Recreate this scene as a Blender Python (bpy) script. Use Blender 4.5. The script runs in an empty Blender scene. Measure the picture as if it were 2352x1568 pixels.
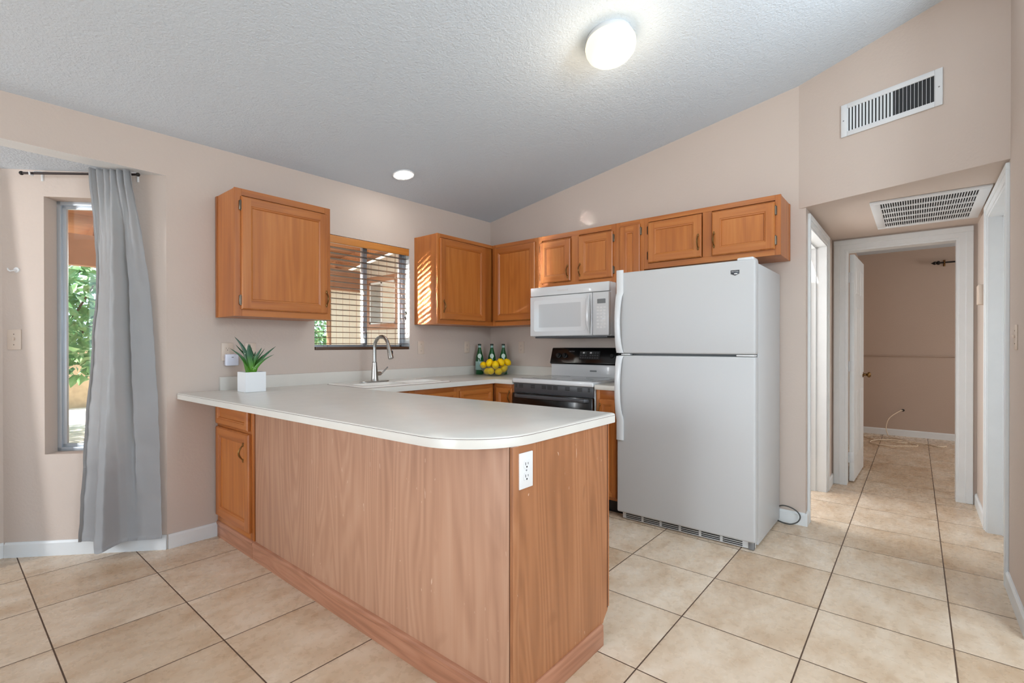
import bpy, bmesh, math, random
from mathutils import Vector, Matrix
random.seed(7)
sc = bpy.context.scene
COL = sc.collection
PI = math.pi
R = math.radians

# ---------------------------------------------------------------- camera
CAM_H = 1.20185
cd = bpy.data.cameras.new('camera')
cam = bpy.data.objects.new('camera', cd)
COL.objects.link(cam)
cd.sensor_fit = 'HORIZONTAL'
cd.sensor_width = 36.0
cd.lens = 1110.4 / 2352 * 36.0
cd.shift_y = 14.3 / 2352
cd.clip_start = 0.02
cd.clip_end = 200
_y, _p, _r = R(39.88), R(-0.22), R(-0.04)
_F = Vector((math.cos(_y) * math.cos(_p), math.sin(_y) * math.cos(_p), math.sin(_p)))
_R = Vector((math.sin(_y), -math.cos(_y), 0))
_U = _R.cross(_F)
_R2 = math.cos(_r) * _R + math.sin(_r) * _U
_U2 = -math.sin(_r) * _R + math.cos(_r) * _U
cam.matrix_world = Matrix(((_R2.x, _U2.x, -_F.x, 0), (_R2.y, _U2.y, -_F.y, 0), (_R2.z, _U2.z, -_F.z, CAM_H), (0, 0, 0, 1)))
sc.camera = cam

# ---------------------------------------------------------------- world, exposure, daylight, added fill lamps
vs = sc.view_settings
vs.view_transform = 'Standard'
vs.look = 'None'
vs.gamma = 1.0
vs.use_curve_mapping = False
vs.exposure = 0.10

w = bpy.data.worlds.new('World')
sc.world = w
w.use_nodes = True
wn = w.node_tree.nodes
bg = wn['Background']
bg.inputs[0].default_value = (0.66, 0.83, 1.0, 1)
bg.inputs[1].default_value = 2.3


def area(name, loc, target, sx, sy, power, color=(1, 1, 1), spread=180):
    l = bpy.data.lights.new(name, 'AREA')
    l.shape = 'RECTANGLE'
    l.size, l.size_y = sx, sy
    l.energy = power
    l.color = color
    l.spread = R(spread)
    o = bpy.data.objects.new(name, l)
    COL.objects.link(o)
    o.location = loc
    d = Vector(target) - Vector(loc)
    o.rotation_euler = d.to_track_quat('-Z', 'Y').to_euler()
    return o


sun = bpy.data.lights.new('sun', 'SUN')
sun.energy = 18.0
sun.angle = R(1.5)
sun.color = (1.0, 0.95, 0.88)
so = bpy.data.objects.new('sun', sun)
COL.objects.link(so)
so.rotation_euler = Vector((0.62, -0.25, -0.9)).to_track_quat('-Z', 'Y').to_euler()

area('west_fill', (-3.35, 0.9, 1.15), (1.15, 1.55, 0.6), 1.4, 1.6, 4.8, (0.92, 0.97, 1.0), 38)  # added lamp out of view, spread narrowed toward the peninsula; no door stands here
area('south_fill', (0.5, -3.50, 1.45), (0.8, 0, 1.3), 4.4, 1.9, 24, (0.88, 0.95, 1.0))  # added broad lamp out of view; a south window is only assumed
area('bay_left_fill', (-2.05, 3.72, 1.40), (0.5, 3.82, 1.1), 0.26, 1.3, 31, (0.96, 0.98, 1.0))  # added lamp outside the left bay wall; its window is assumed from shading
area('cabinet_side_fill', (-0.9, 6.1, 0.35), (2.73, 3.285, 1.64), 0.26, 0.42, 14, (1.0, 0.95, 0.90), 4)  # added narrow beam at the corner cabinet's side, standing in for assumed ground bounce
def bulb_light(name, loc, power, color, radius=0.15):
    l = bpy.data.lights.new(name, 'POINT')
    l.energy = power
    l.color = color
    l.shadow_soft_size = radius
    o = bpy.data.objects.new(name, l)
    COL.objects.link(o)
    o.location = loc
    return o


bulb_light('living_room_fill', (1.2, -1.4, 2.1), 98, (0.82, 0.93, 1.0), 0.25)  # added point fill out of view; no fixture hangs here
bulb_light('patio_fill', (2.3, 5.3, 2.15), 40, (1.0, 0.95, 0.88), 0.2)  # added fill for patio and window reveals, not an actual fixture
area('ceiling_fill_uplight', (2.0, -1.2, 1.85), (2.0, -1.2, 3.2), 1.6, 1.6, 46, (0.86, 0.95, 1.0))  # added upward fill to brighten the ceiling; no floor lamp stands here
area('bedroom_fill', (7.0, -2.9, 1.5), (7.0, 0, 1.2), 1.2, 1.2, 38, (1.0, 0.98, 0.95))  # added fill for the dim bedroom; this wall has no window opening
area('hall_side_room_fill', (4.25, 1.6, 1.5), (4.3, 0.5, 0.9), 0.7, 1.2, 23, (0.95, 0.98, 1.0))  # added lamp in the unseen side room; daylight there is assumed


# ---------------------------------------------------------------- materials
def lin(c):
    c = c / 255.0
    return c / 12.92 if c <= 0.04045 else ((c + 0.055) / 1.055) ** 2.4


def rgb(r, g, b):
    return (lin(r), lin(g), lin(b), 1)


class NT:
    def __init__(s, name):
        s.m = bpy.data.materials.new(name)
        s.m.use_nodes = True
        s.n = s.m.node_tree.nodes
        s.l = s.m.node_tree.links
        s.b = s.n['Principled BSDF']

    def node(s, t, **kw):
        n = s.n.new(t)
        for k, v in kw.items():
            if k.startswith('i_'):
                key = k[2:]
                n.inputs[int(key) if key.isdigit() else key].default_value = v
            else:
                setattr(n, k, v)
        return n

    def link(s, a, b):
        s.l.new(a, b)

    def math(s, op, a, b=None, c=None):
        n = s.node('ShaderNodeMath', operation=op)
        for i, v in enumerate((a, b, c)):
            if v is None:
                continue
            if isinstance(v, (int, float)):
                n.inputs[i].default_value = v
            else:
                s.link(v, n.inputs[i])
        return n.outputs[0]

    def ramp(s, fac, stops, interp='LINEAR'):
        n = s.node('ShaderNodeValToRGB')
        n.color_ramp.interpolation = interp
        e = n.color_ramp.elements
        while len(e) < len(stops):
            e.new(0.5)
        for i, (p, c) in enumerate(stops):
            e[i].position = p
            e[i].color = c
        s.link(fac, n.inputs[0])
        return n.outputs[0]

    def mix(s, fac, a, b, mode='MIX'):
        n = s.node('ShaderNodeMix', data_type='RGBA', blend_type=mode)
        for i, v in ((0, fac), (6, a), (7, b)):
            if isinstance(v, (int, float)):
                n.inputs[i].default_value = v
            elif isinstance(v, tuple):
                n.inputs[i].default_value = v
            else:
                s.link(v, n.inputs[i])
        return n.outputs[2]

    def noise(s, vec, scale, detail=4, rough=0.55, dist=0.0):
        n = s.node('ShaderNodeTexNoise')
        n.inputs['Scale'].default_value = scale
        n.inputs['Detail'].default_value = detail
        n.inputs['Roughness'].default_value = rough
        n.inputs['Distortion'].default_value = dist
        if vec is not None:
            s.link(vec, n.inputs['Vector'])
        return n.outputs[0]

    def mapping(s, vec, scale=(1, 1, 1), loc=(0, 0, 0), rot=(0, 0, 0)):
        n = s.node('ShaderNodeMapping')
        n.inputs['Scale'].default_value = scale
        n.inputs['Location'].default_value = loc
        n.inputs['Rotation'].default_value = rot
        s.link(vec, n.inputs['Vector'])
        return n.outputs[0]

    def objco(s, rnd=True):
        t = s.node('ShaderNodeTexCoord')
        if not rnd:
            return t.outputs['Object']
        oi = s.node('ShaderNodeObjectInfo')
        v = s.node('ShaderNodeVectorMath', operation='ADD')
        k = s.math('MULTIPLY', oi.outputs['Random'], 37.0)
        cmb = s.node('ShaderNodeCombineXYZ')
        for i in range(3):
            s.link(k, cmb.inputs[i])
        s.link(t.outputs['Object'], v.inputs[0])
        s.link(cmb.outputs[0], v.inputs[1])
        return v.outputs[0]

    def pos(s):
        return s.node('ShaderNodeNewGeometry').outputs['Position']

    def bump(s, h, strength, dist=0.01):
        n = s.node('ShaderNodeBump')
        n.inputs['Strength'].default_value = strength
        n.inputs['Distance'].default_value = dist
        s.link(h, n.inputs['Height'])
        s.link(n.outputs[0], s.b.inputs['Normal'])

    def setc(s, c):
        if isinstance(c, tuple):
            s.b.inputs['Base Color'].default_value = c
        else:
            s.link(c, s.b.inputs['Base Color'])


def plain(name, c, rough=0.5, metal=0.0, spec=0.5, coat=0.0, bumps=None, var=0.04):
    t = NT(name)
    base = rgb(*c)
    if var:
        n = t.noise(t.objco(), 9.0, 3)
        d = tuple(x * (1 - var) for x in base[:3]) + (1,)
        u = tuple(min(1, x * (1 + var)) for x in base[:3]) + (1,)
        t.setc(t.ramp(n, [(0.35, d), (0.65, u)]))
    else:
        t.setc(base)
    t.b.inputs['Roughness'].default_value = rough
    t.b.inputs['Metallic'].default_value = metal
    t.b.inputs['Specular IOR Level'].default_value = spec
    t.b.inputs['Coat Weight'].default_value = coat
    if bumps:
        t.bump(t.noise(t.objco(), bumps[0], 3), bumps[1], 0.002)
    return t.m


def wood(name, dark, mid, light, horiz=False, rings=26.0, sx=7.0, sz=0.7, rough=0.38, fine=0.5, scr=False, coat=0.15, rw=0.2, fw=0.62, gs=40):
    """grain runs along local z (or local x for rails)"""
    t = NT(name)
    co = t.objco()
    if horiz == 'y':
        a, f, g = (sx, sz, sx), (160, 3.0, 160), (gs, 1.2, gs)
    else:
        a = (sz, sx, sx) if horiz else (sx, sx, sz)
        f = (3.0, 160, 160) if horiz else (160, 160, 3.0)
        g = (1.2, gs, gs) if horiz else (gs, gs, 1.2)
    n1 = t.noise(t.mapping(co, a), 0.9, 3, 0.5, 0.35)
    ring = t.math('SINE', t.math('MULTIPLY', n1, rings))
    ring = t.math('MULTIPLY_ADD', ring, 0.5, 0.5)
    n2 = t.noise(t.mapping(co, f), 1.0, 2, 0.6)
    n3 = t.noise(t.mapping(co, g), 1.0, 3, 0.6)
    v = t.math('ADD', t.math('MULTIPLY', ring, rw), t.math('MULTIPLY', n3, fw))
    v = t.math('ADD', v, t.math('MULTIPLY', n2, 0.3 * fine))
    v = t.math('ADD', v, 0.5 * (0.97 - rw - fw - 0.3 * fine))
    c = t.ramp(v, [(0.22, rgb(*dark)), (0.52, rgb(*mid)), (0.85, rgb(*light))])
    if scr:
        kn = t.noise(t.mapping(co, (7, 7, 3.2)), 1.0, 2, 0.5, 0.8)
        km = t.ramp(kn, [(0.66, (0, 0, 0, 1)), (0.76, (1, 1, 1, 1))])
        c = t.mix(t.math('MULTIPLY', km, 0.5), c, rgb(*dark))
    big = t.noise(t.mapping(co, (1.5, 1.5, 0.6)), 1.0, 2)
    c = t.mix(t.math('MULTIPLY', big, 0.35), c, rgb(*mid))
    if scr:
        s1 = t.noise(t.mapping(co, (30, 30, 7), rot=(0.3, 0.5, 0.2)), 3.0, 2, 0.5, 0.6)
        s2 = t.noise(t.mapping(co, (1.6, 1.6, 2.2)), 1.0, 2)
        m = t.math('MULTIPLY', t.math('GREATER_THAN', s1, 0.73), t.math('GREATER_THAN', s2, 0.52))
        c = t.mix(t.math('MULTIPLY', m, 0.55), c, rgb(226, 200, 178))
    t.setc(c)
    t.b.inputs['Roughness'].default_value = rough
    t.b.inputs['Coat Weight'].default_value = coat
    t.b.inputs['Coat Roughness'].default_value = 0.25
    t.bump(n2, 0.12, 0.001)
    return t.m


def tex_wall(name, c, scale=70, strength=0.25, rough=0.75):
    t = NT(name)
    p = t.pos()
    n = t.noise(p, scale, 3, 0.55)
    b = rgb(*c)
    big = t.noise(p, 0.9, 3)
    d = tuple(x * 0.955 for x in b[:3]) + (1,)
    t.setc(t.ramp(big, [(0.3, d), (0.7, b)]))
    t.b.inputs['Roughness'].default_value = rough
    t.b.inputs['Specular IOR Level'].default_value = 0.25
    t.bump(n, strength, 0.004)
    return t.m


M = {}
M['wall'] = tex_wall('wall_paint', (207, 192, 181), 60, 0.3)
M['wall_bed'] = tex_wall('bedroom_paint', (190, 170, 155), 60, 0.3)


def ceil_mat():
    t = NT('ceiling_texture')
    p = t.pos()
    n = t.noise(p, 90, 3, 0.6)
    n2 = t.noise(p, 40, 2, 0.5)
    h = t.math('ADD', t.math('MULTIPLY', n, 0.7), t.math('MULTIPLY', n2, 0.5))
    t.setc(rgb(208, 217, 226))
    t.b.inputs['Roughness'].default_value = 0.85
    t.b.inputs['Specular IOR Level'].default_value = 0.15
    t.bump(h, 0.6, 0.010)
    return t.m


M['ceiling'] = ceil_mat()


def floor_mat():
    t = NT('beige_floor_tile')
    p = t.pos()
    sx = t.node('ShaderNodeSeparateXYZ')
    t.link(p, sx.inputs[0])
    T = 0.4572
    x = t.math('SUBTRACT', sx.outputs[0], 2.5867 - 40 * T)
    y = t.math('SUBTRACT', sx.outputs[1], 1.25375 - 40 * T)
    px = t.math('PINGPONG', x, T / 2)
    py = t.math('PINGPONG', y, T / 2)
    gd = t.math('MINIMUM', px, py)
    grout = t.math('LESS_THAN', gd, 0.0027)
    ix = t.math('FLOOR', t.math('DIVIDE', x, T))
    iy = t.math('FLOOR', t.math('DIVIDE', y, T))
    cmb = t.node('ShaderNodeCombineXYZ')
    t.link(ix, cmb.inputs[0])
    t.link(iy, cmb.inputs[1])
    wnz = t.node('ShaderNodeTexWhiteNoise', noise_dimensions='3D')
    t.link(cmb.outputs[0], wnz.inputs['Vector'])
    off = t.node('ShaderNodeVectorMath', operation='MULTIPLY_ADD')
    t.link(cmb.outputs[0], off.inputs[0])
    off.inputs[1].default_value = (3.7, 5.3, 0)
    t.link(p, off.inputs[2])
    n1 = t.noise(t.mapping(off.outputs[0], (1.0, 1.7, 1), rot=(0, 0, 0.35)), 4.2, 3, 0.5, 0.25)
    n2 = t.noise(off.outputs[0], 26.0, 3, 0.5)
    v = t.math('ADD', t.math('MULTIPLY', n1, 0.84), t.math('MULTIPLY', n2, 0.16))
    c = t.ramp(v, [(0.33, rgb(204, 180, 154)), (0.5, rgb(219, 200, 178)), (0.66, rgb(229, 214, 196))])
    tint = t.ramp(wnz.outputs[0], [(0.0, rgb(236, 226, 214)), (1.0, rgb(255, 253, 250))])
    c = t.mix(1.0, c, tint, 'MULTIPLY')
    c = t.mix(grout, c, rgb(84, 62, 46))
    t.setc(c)
    r = t.math('ADD', t.math('MULTIPLY', grout, 0.45), t.math('MULTIPLY_ADD', n2, 0.16, 0.20))
    t.link(r, t.b.inputs['Roughness'])
    edge = t.math('SMOOTH_MIN', gd, 0.009, 0.006)
    hh = t.math('ADD', t.math('MULTIPLY', edge, 60.0), t.math('MULTIPLY', n1, 0.12))
    t.bump(hh, 0.25, 0.004)
    return t.m


M['tile'] = floor_mat()
M['oak'] = wood('oak_vertical', (146, 78, 30), (179, 105, 45), (198, 131, 68))
M['oak_h'] = wood('oak_horizontal', (146, 78, 30), (179, 105, 45), (198, 131, 68), horiz=True)
M['oak_in'] = wood('oak_panel_grain', (156, 86, 32), (184, 109, 45), (203, 135, 68), rings=60, sx=4.0, sz=0.5, rw=0.16)
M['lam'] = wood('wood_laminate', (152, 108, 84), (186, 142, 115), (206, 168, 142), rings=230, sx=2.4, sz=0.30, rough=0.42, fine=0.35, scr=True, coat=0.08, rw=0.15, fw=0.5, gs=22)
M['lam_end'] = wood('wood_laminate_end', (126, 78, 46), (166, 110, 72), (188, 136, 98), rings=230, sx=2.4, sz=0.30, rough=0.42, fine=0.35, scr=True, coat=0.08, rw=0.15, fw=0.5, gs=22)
M['skirt'] = wood('skirting_wood', (140, 90, 64), (174, 120, 92), (194, 144, 116), horiz=True, rings=50, sx=9, sz=1.0, rough=0.45)
M['skirt_y'] = wood('skirting_wood_long', (140, 90, 64), (174, 120, 92), (194, 144, 116), horiz='y', rings=50, sx=9, sz=1.0, rough=0.45)
M['groove'] = plain('dark_wood_groove', (72, 34, 14), 0.6)
M['counter'] = plain('cream_laminate', (218, 214, 206), 0.24, spec=0.5, var=0.015)
M['trim'] = plain('white_trim_paint', (226, 229, 230), 0.4, var=0.015)
M['white'] = plain('white_enamel', (216, 217, 218), 0.22, spec=0.5, coat=0.3, var=0.0)
M['glosswhite'] = plain('glossy_white_glass', (222, 224, 225), 0.04, spec=0.6, coat=0.6, var=0.0)
M['screenwhite'] = plain('white_screen_glass', (200, 202, 203), 0.06, spec=0.5, coat=0.4, var=0.0)
M['fridge'] = plain('white_fridge_enamel', (196, 196, 196), 0.42, spec=0.45, coat=0.0, bumps=(900, 0.03), var=0.0)
M['plastic'] = plain('white_plastic', (228, 228, 228), 0.35, var=0.01)
M['ivory'] = plain('ivory_plastic', (214, 196, 180), 0.4, var=0.01)
M['black'] = plain('black_enamel', (12, 12, 13), 0.16, spec=0.45, coat=0.1, var=0.0)
M['blackm'] = plain('matte_black', (20, 20, 21), 0.5, var=0.02)
M['grey'] = plain('grey_plastic', (128, 129, 131), 0.35, var=0.02)
M['dgrey'] = plain('dark_grey_panel', (74, 75, 78), 0.3, var=0.02)
M['screen'] = plain('grey_display', (120, 124, 126), 0.2, var=0.02)
M['glasstop'] = plain('cooktop_glass', (70, 71, 73), 0.1, spec=0.6, coat=0.5, var=0.02)
M['steel'] = plain('brushed_nickel', (176, 174, 170), 0.26, 1.0, var=0.03)
M['brass'] = plain('antique_brass', (132, 98, 58), 0.34, 1.0, var=0.08)
M['hinge'] = plain('satin_hinge_metal', (112, 104, 92), 0.32, 1.0, var=0.04)
M['hinge_d'] = plain('dark_bronze_hinge', (62, 44, 30), 0.4, 0.8, var=0.04)
M['alu'] = plain('aluminium_frame', (196, 203, 210), 0.35, 0.5, var=0.02)
M['sink'] = plain('white_sink_enamel', (238, 234, 227), 0.18, coat=0.3, var=0.0)
M['rod'] = plain('dark_bronze_rod', (52, 42, 40), 0.4, 0.6, var=0.04)
M['rodb'] = plain('black_rod', (26, 20, 16), 0.45, 0.3, var=0.04)
M['cordg'] = plain('grey_cord_rubber', (74, 74, 72), 0.6, var=0.03)
M['cordw'] = plain('cream_cable_rubber', (232, 214, 190), 0.55, var=0.03)
M['pot'] = plain('white_ceramic', (236, 238, 240), 0.3, var=0.0)
M['soil'] = plain('dark_soil', (50, 38, 28), 0.9, bumps=(200, 0.6))
M['lemon'] = plain('lemon_skin', (255, 204, 0), 0.5, spec=0.3, bumps=(160, 0.25), var=0.08)
M['lemontip'] = plain('lemon_tip', (206, 170, 20), 0.5, var=0.1)
M['slot'] = plain('dark_slot', (22, 20, 18), 0.7, var=0.0)
M['slotb'] = plain('brown_socket_slot', (120, 104, 90), 0.6, var=0.0)
M['vent_in'] = plain('duct_interior', (54, 55, 57), 0.8, var=0.05)
M['vent'] = plain('white_vent_enamel', (222, 224, 226), 0.4, var=0.01)
M['blind'] = wood('blind_slat_wood', (66, 42, 26), (90, 60, 38), (108, 76, 50), horiz=True, rings=10, rough=0.45)
M['valance'] = wood('valance_wood', (176, 108, 44), (204, 134, 62), (220, 154, 82), horiz=True, rings=10, rough=0.4)
M['siding'] = plain('cream_siding', (220, 212, 196), 0.8, var=0.03)
M['btrim'] = plain('brown_exterior_trim', (170, 126, 98), 0.75, var=0.05)
M['ply'] = wood('patio_roof_wood', (128, 78, 44), (176, 116, 72), (196, 140, 94), horiz=True, rings=18, sx=3, sz=0.5, rough=0.7)
M['bark'] = plain('tree_bark', (96, 76, 58), 0.9, bumps=(30, 0.8), var=0.2)
M['block'] = plain('block_wall', (178, 152, 122), 0.9, bumps=(40, 0.5), var=0.1)
M['gravel'] = plain('pale_gravel', (218, 206, 190), 0.95, bumps=(120, 0.8), var=0.15)
M['patio'] = plain('patio_concrete', (222, 214, 202), 0.9, bumps=(60, 0.3), var=0.06)
M['label'] = plain('bottle_label', (150, 184, 178), 0.5, var=0.05)
M['labelw'] = plain('bottle_medallion', (206, 224, 212), 0.5, var=0.05)
M['cap'] = plain('dark_bottle_cap', (30, 44, 34), 0.4, 0.3, var=0.0)
M['badge'] = plain('badge_metal', (62, 66, 72), 0.3, 0.6, var=0.0)
M['faint'] = plain('faint_logo_print', (214, 208, 204), 0.3, var=0.0)
M['wallplug'] = plain('bluish_white_plastic', (226, 230, 246), 0.35, var=0.0)


def curtain_mat():
    t = NT('grey_satin_curtain')
    co = t.objco(False)
    n = t.noise(t.mapping(co, (600, 600, 600)), 1.0, 2)
    t.setc(rgb(202, 203, 205))
    t.b.inputs['Roughness'].default_value = 0.42
    t.b.inputs['Sheen Weight'].default_value = 0.3
    t.b.inputs['Specular IOR Level'].default_value = 0.45
    t.bump(n, 0.05, 0.001)
    return t.m


M['curtain'] = curtain_mat()


def glass(name, color=(1, 1, 1, 1), rough=0.0, ior=1.45, thin=True):
    t = NT(name)
    if thin:
        out = t.n['Material Output']
        tr = t.node('ShaderNodeBsdfTransparent')
        gl = t.node('ShaderNodeBsdfGlossy')
        gl.inputs['Roughness'].default_value = 0.02
        tr.inputs[0].default_value = color
        lw = t.node('ShaderNodeLayerWeight')
        fr_ = t.math('MULTIPLY_ADD', t.math('POWER', lw.outputs['Facing'], 3.0), 0.45, 0.06)
        mx = t.node('ShaderNodeMixShader')
        t.link(fr_, mx.inputs[0])
        t.link(tr.outputs[0], mx.inputs[1])
        t.link(gl.outputs[0], mx.inputs[2])
        t.link(mx.outputs[0], out.inputs[0])
    else:
        t.b.inputs['Base Color'].default_value = color
        t.b.inputs['Transmission Weight'].default_value = 1.0
        t.b.inputs['Roughness'].default_value = rough
        t.b.inputs['IOR'].default_value = ior
    return t.m


M['pane'] = glass('window_glass', (0.95, 0.97, 0.96, 1))
M['bowl'] = glass('clear_bowl_glass', (0.94, 0.97, 0.95, 1), ior=1.35)
M['greenglass'] = plain('green_bottle_glass', (24, 104, 54), 0.08, coat=0.5, var=0.0)
M['greenglass'].node_tree.nodes['Principled BSDF'].inputs['Transmission Weight'].default_value = 0.35
M['scrpane'] = plain('screened_grey_pane', (150, 148, 142), 0.5, var=0.03)
M['brightpane'] = plain('pale_window_pane', (222, 220, 208), 0.2, var=0.03)


def leaf_mat(name, a, b, c):
    t = NT(name)
    oi = t.noise(t.objco(), 3.0, 4)
    t.setc(t.ramp(oi, [(0.3, rgb(*a)), (0.5, rgb(*b)), (0.7, rgb(*c))]))
    t.b.inputs['Roughness'].default_value = 0.5
    return t.m


M['leaf'] = leaf_mat('tree_leaves', (66, 116, 66), (116, 162, 104), (190, 208, 166))


def aloe_mat():
    t = NT('aloe_leaf')
    co = t.objco(False)
    sx = t.node('ShaderNodeSeparateXYZ')
    t.link(co, sx.inputs[0])
    h = t.math('MULTIPLY', sx.outputs[2], 4.6)
    c = t.ramp(h, [(0.0, rgb(96, 150, 34)), (0.28, rgb(70, 128, 40)), (0.55, rgb(34, 86, 52)), (1.0, rgb(26, 64, 50))])
    sp = t.noise(co, 95, 1, 0.4)
    c = t.mix(t.math('GREATER_THAN', sp, 0.74), c, rgb(196, 214, 176))
    t.setc(c)
    t.b.inputs['Roughness'].default_value = 0.38
    return t.m


M['aloe'] = aloe_mat()


def emis(name, col, strength, base=(1, 1, 1, 1), zgrad=None):
    t = NT(name)
    t.setc(base)
    t.b.inputs['Emission Color'].default_value = col
    t.b.inputs['Emission Strength'].default_value = strength
    return t.m


M['dome'] = emis('lit_opal_glass', (1.0, 0.90, 0.66, 1), 1.05, (0.42, 0.36, 0.24, 1))
M['bulb'] = emis('lit_downlight_lens', (1.0, 0.98, 0.95, 1), 60.0)


# ---------------------------------------------------------------- mesh builder
class MB:
    def __init__(s):
        s.bm = bmesh.new()

    def add(s, verts, faces, mi=0):
        v = [s.bm.verts.new(p) for p in verts]
        out = []
        for f in faces:
            try:
                fc = s.bm.faces.new([v[i] for i in f])
                fc.material_index = mi
                out.append(fc)
            except ValueError:
                pass
        return v, out

    def bev(s, faces, off, seg=2):
        ed = set()
        for f in faces:
            for e in f.edges:
                ed.add(e)
        bmesh.ops.bevel(s.bm, geom=list(ed), offset=off, segments=seg, profile=0.5, affect='EDGES', clamp_overlap=True)

    def box(s, x0, x1, y0, y1, z0, z1, mi=0, bev=0.0, seg=2):
        p = [(x0, y0, z0), (x1, y0, z0), (x1, y1, z0), (x0, y1, z0), (x0, y0, z1), (x1, y0, z1), (x1, y1, z1), (x0, y1, z1)]
        v, f = s.add(p, [(0, 3, 2, 1), (4, 5, 6, 7), (0, 1, 5, 4), (1, 2, 6, 5), (2, 3, 7, 6), (3, 0, 4, 7)], mi)
        if bev:
            s.bev(f, bev, seg)
        return s

    def prism(s, pts, a0, a1, axis='z', mi=0, bev=0.0, seg=2, mside=None):
        """extrude a 2D polygon; axis z: (x,y), axis y: (x,z), axis x: (y,z)"""
        def P(q, a):
            return {'z': (q[0], q[1], a), 'y': (q[0], a, q[1]), 'x': (a, q[0], q[1])}[axis]
        n = len(pts)
        vs_ = [P(q, a0) for q in pts] + [P(q, a1) for q in pts]
        fs = [tuple(range(n)), tuple(range(2 * n - 1, n - 1, -1))] + [(i, i + n, (i + 1) % n + n, (i + 1) % n) for i in range(n)]
        v, f = s.add(vs_, fs, mi)
        if mside is not None:
            for q in f[2:]:
                q.material_index = mside
        if bev:
            s.bev(f, bev, seg)
        return s

    def loft(s, loops, mi=0, close=True, caps=True):
        n = len(loops[0])
        vs_ = [p for l in loops for p in l]
        fs = []
        for k in range(len(loops) - 1):
            for i in range(n if close else n - 1):
                j = (i + 1) % n
                fs.append((k * n + i, k * n + j, (k + 1) * n + j, (k + 1) * n + i))
        if caps:
            fs.append(tuple(range(n - 1, -1, -1)))
            b = (len(loops) - 1) * n
            fs.append(tuple(range(b, b + n)))
        s.add(vs_, fs, mi)
        return s

    def tube(s, path, rad, n=8, mi=0, caps=True):
        path = [Vector(p) for p in path]
        m = len(path)
        rr = rad if isinstance(rad, (list, tuple)) else [rad] * m
        t = (path[1] - path[0]).normalized()
        ref = Vector((0, 0, 1)) if abs(t.z) < 0.9 else Vector((1, 0, 0))
        u = t.cross(ref).normalized()
        loops = []
        for i in range(m):
            if i == 0:
                t = path[1] - path[0]
            elif i == m - 1:
                t = path[-1] - path[-2]
            else:
                t = path[i + 1] - path[i - 1]
            t.normalize()
            u = (u - t * u.dot(t)).normalized()
            w_ = t.cross(u)
            loops.append([tuple(path[i] + (u * math.cos(2 * PI * k / n) + w_ * math.sin(2 * PI * k / n)) * rr[i]) for k in range(n)])
        return s.loft(loops, mi, True, caps)

    def lathe(s, prof, n=24, mi=0, o=(0, 0, 0), mat=None, caps=True):
        loops = []
        for r, z in prof:
            l = []
            for k in range(n):
                p = Vector((r * math.cos(2 * PI * k / n), r * math.sin(2 * PI * k / n), z))
                if mat is not None:
                    p = mat @ p
                l.append(tuple(p + Vector(o)))
            loops.append(l)
        return s.loft(loops, mi, True, caps)

    def ell(s, c, r, n=12, m=8, mi=0, rot=None):
        loops = []
        for i in range(1, m):
            a = PI * i / m
            l = []
            for k in range(n):
                p = Vector((r[0] * math.sin(a) * math.cos(2 * PI * k / n), r[1] * math.sin(a) * math.sin(2 * PI * k / n), -r[2] * math.cos(a)))
                if rot is not None:
                    p = rot @ p
                l.append(tuple(p + Vector(c)))
            loops.append(l)
        return s.loft(loops, mi)

    def build(s, name, mats, parent=None, loc=(0, 0, 0), rotz=0.0, ang=32, smooth=True):
        bmesh.ops.recalc_face_normals(s.bm, faces=s.bm.faces[:])
        if smooth:
            lim = R(ang)
            for f in s.bm.faces:
                f.smooth = True
            for e in s.bm.edges:
                if len(e.link_faces) != 2 or e.calc_face_angle(0) > lim:
                    e.smooth = False
        me = bpy.data.meshes.new(name)
        s.bm.to_mesh(me)
        s.bm.free()
        if not isinstance(mats, (list, tuple)):
            mats = [mats]
        for m in mats:
            me.materials.append(M[m] if isinstance(m, str) else m)
        o = bpy.data.objects.new(name, me)
        COL.objects.link(o)
        o.location = loc
        o.rotation_euler = (0, 0, rotz)
        if parent is not None:
            o.parent = parent
        return o


def tag(o, label, cat, group=None):
    o['label'] = label
    o['category'] = cat
    if group:
        o['group'] = group
    return o


def thing(name, label, cat, loc=(0, 0, 0), rotz=0.0, group=None):
    o = bpy.data.objects.new(name, None)
    o.empty_display_size = 0.05
    COL.objects.link(o)
    o.location = loc
    o.rotation_euler = (0, 0, rotz)
    return tag(o, label, cat, group)


def struct(o):
    o['kind'] = 'structure'
    return o


def copy_tree(o, parent=None):
    c = o.copy()
    COL.objects.link(c)
    if parent is not None:
        c.parent = parent
    for ch in list(o.children):
        copy_tree(ch, c)
    return c


def rrect(x0, x1, y0, y1, r, n=6):
    pts = []
    for cx, cy, a0 in ((x1 - r, y1 - r, 0), (x0 + r, y1 - r, 90), (x0 + r, y0 + r, 180), (x1 - r, y0 + r, 270)):
        for k in range(n + 1):
            a = R(a0 + 90 * k / n)
            pts.append((cx + r * math.cos(a), cy + r * math.sin(a)))
    return pts


# ---------------------------------------------------------------- the setting
YW = 3.405      # window wall face
XE = 3.725      # stove wall face
HALL_Z = 2.12


def ceil_z(x, y):
    return 2.9939 + 0.0125 * x - 0.1631 * y


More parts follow.
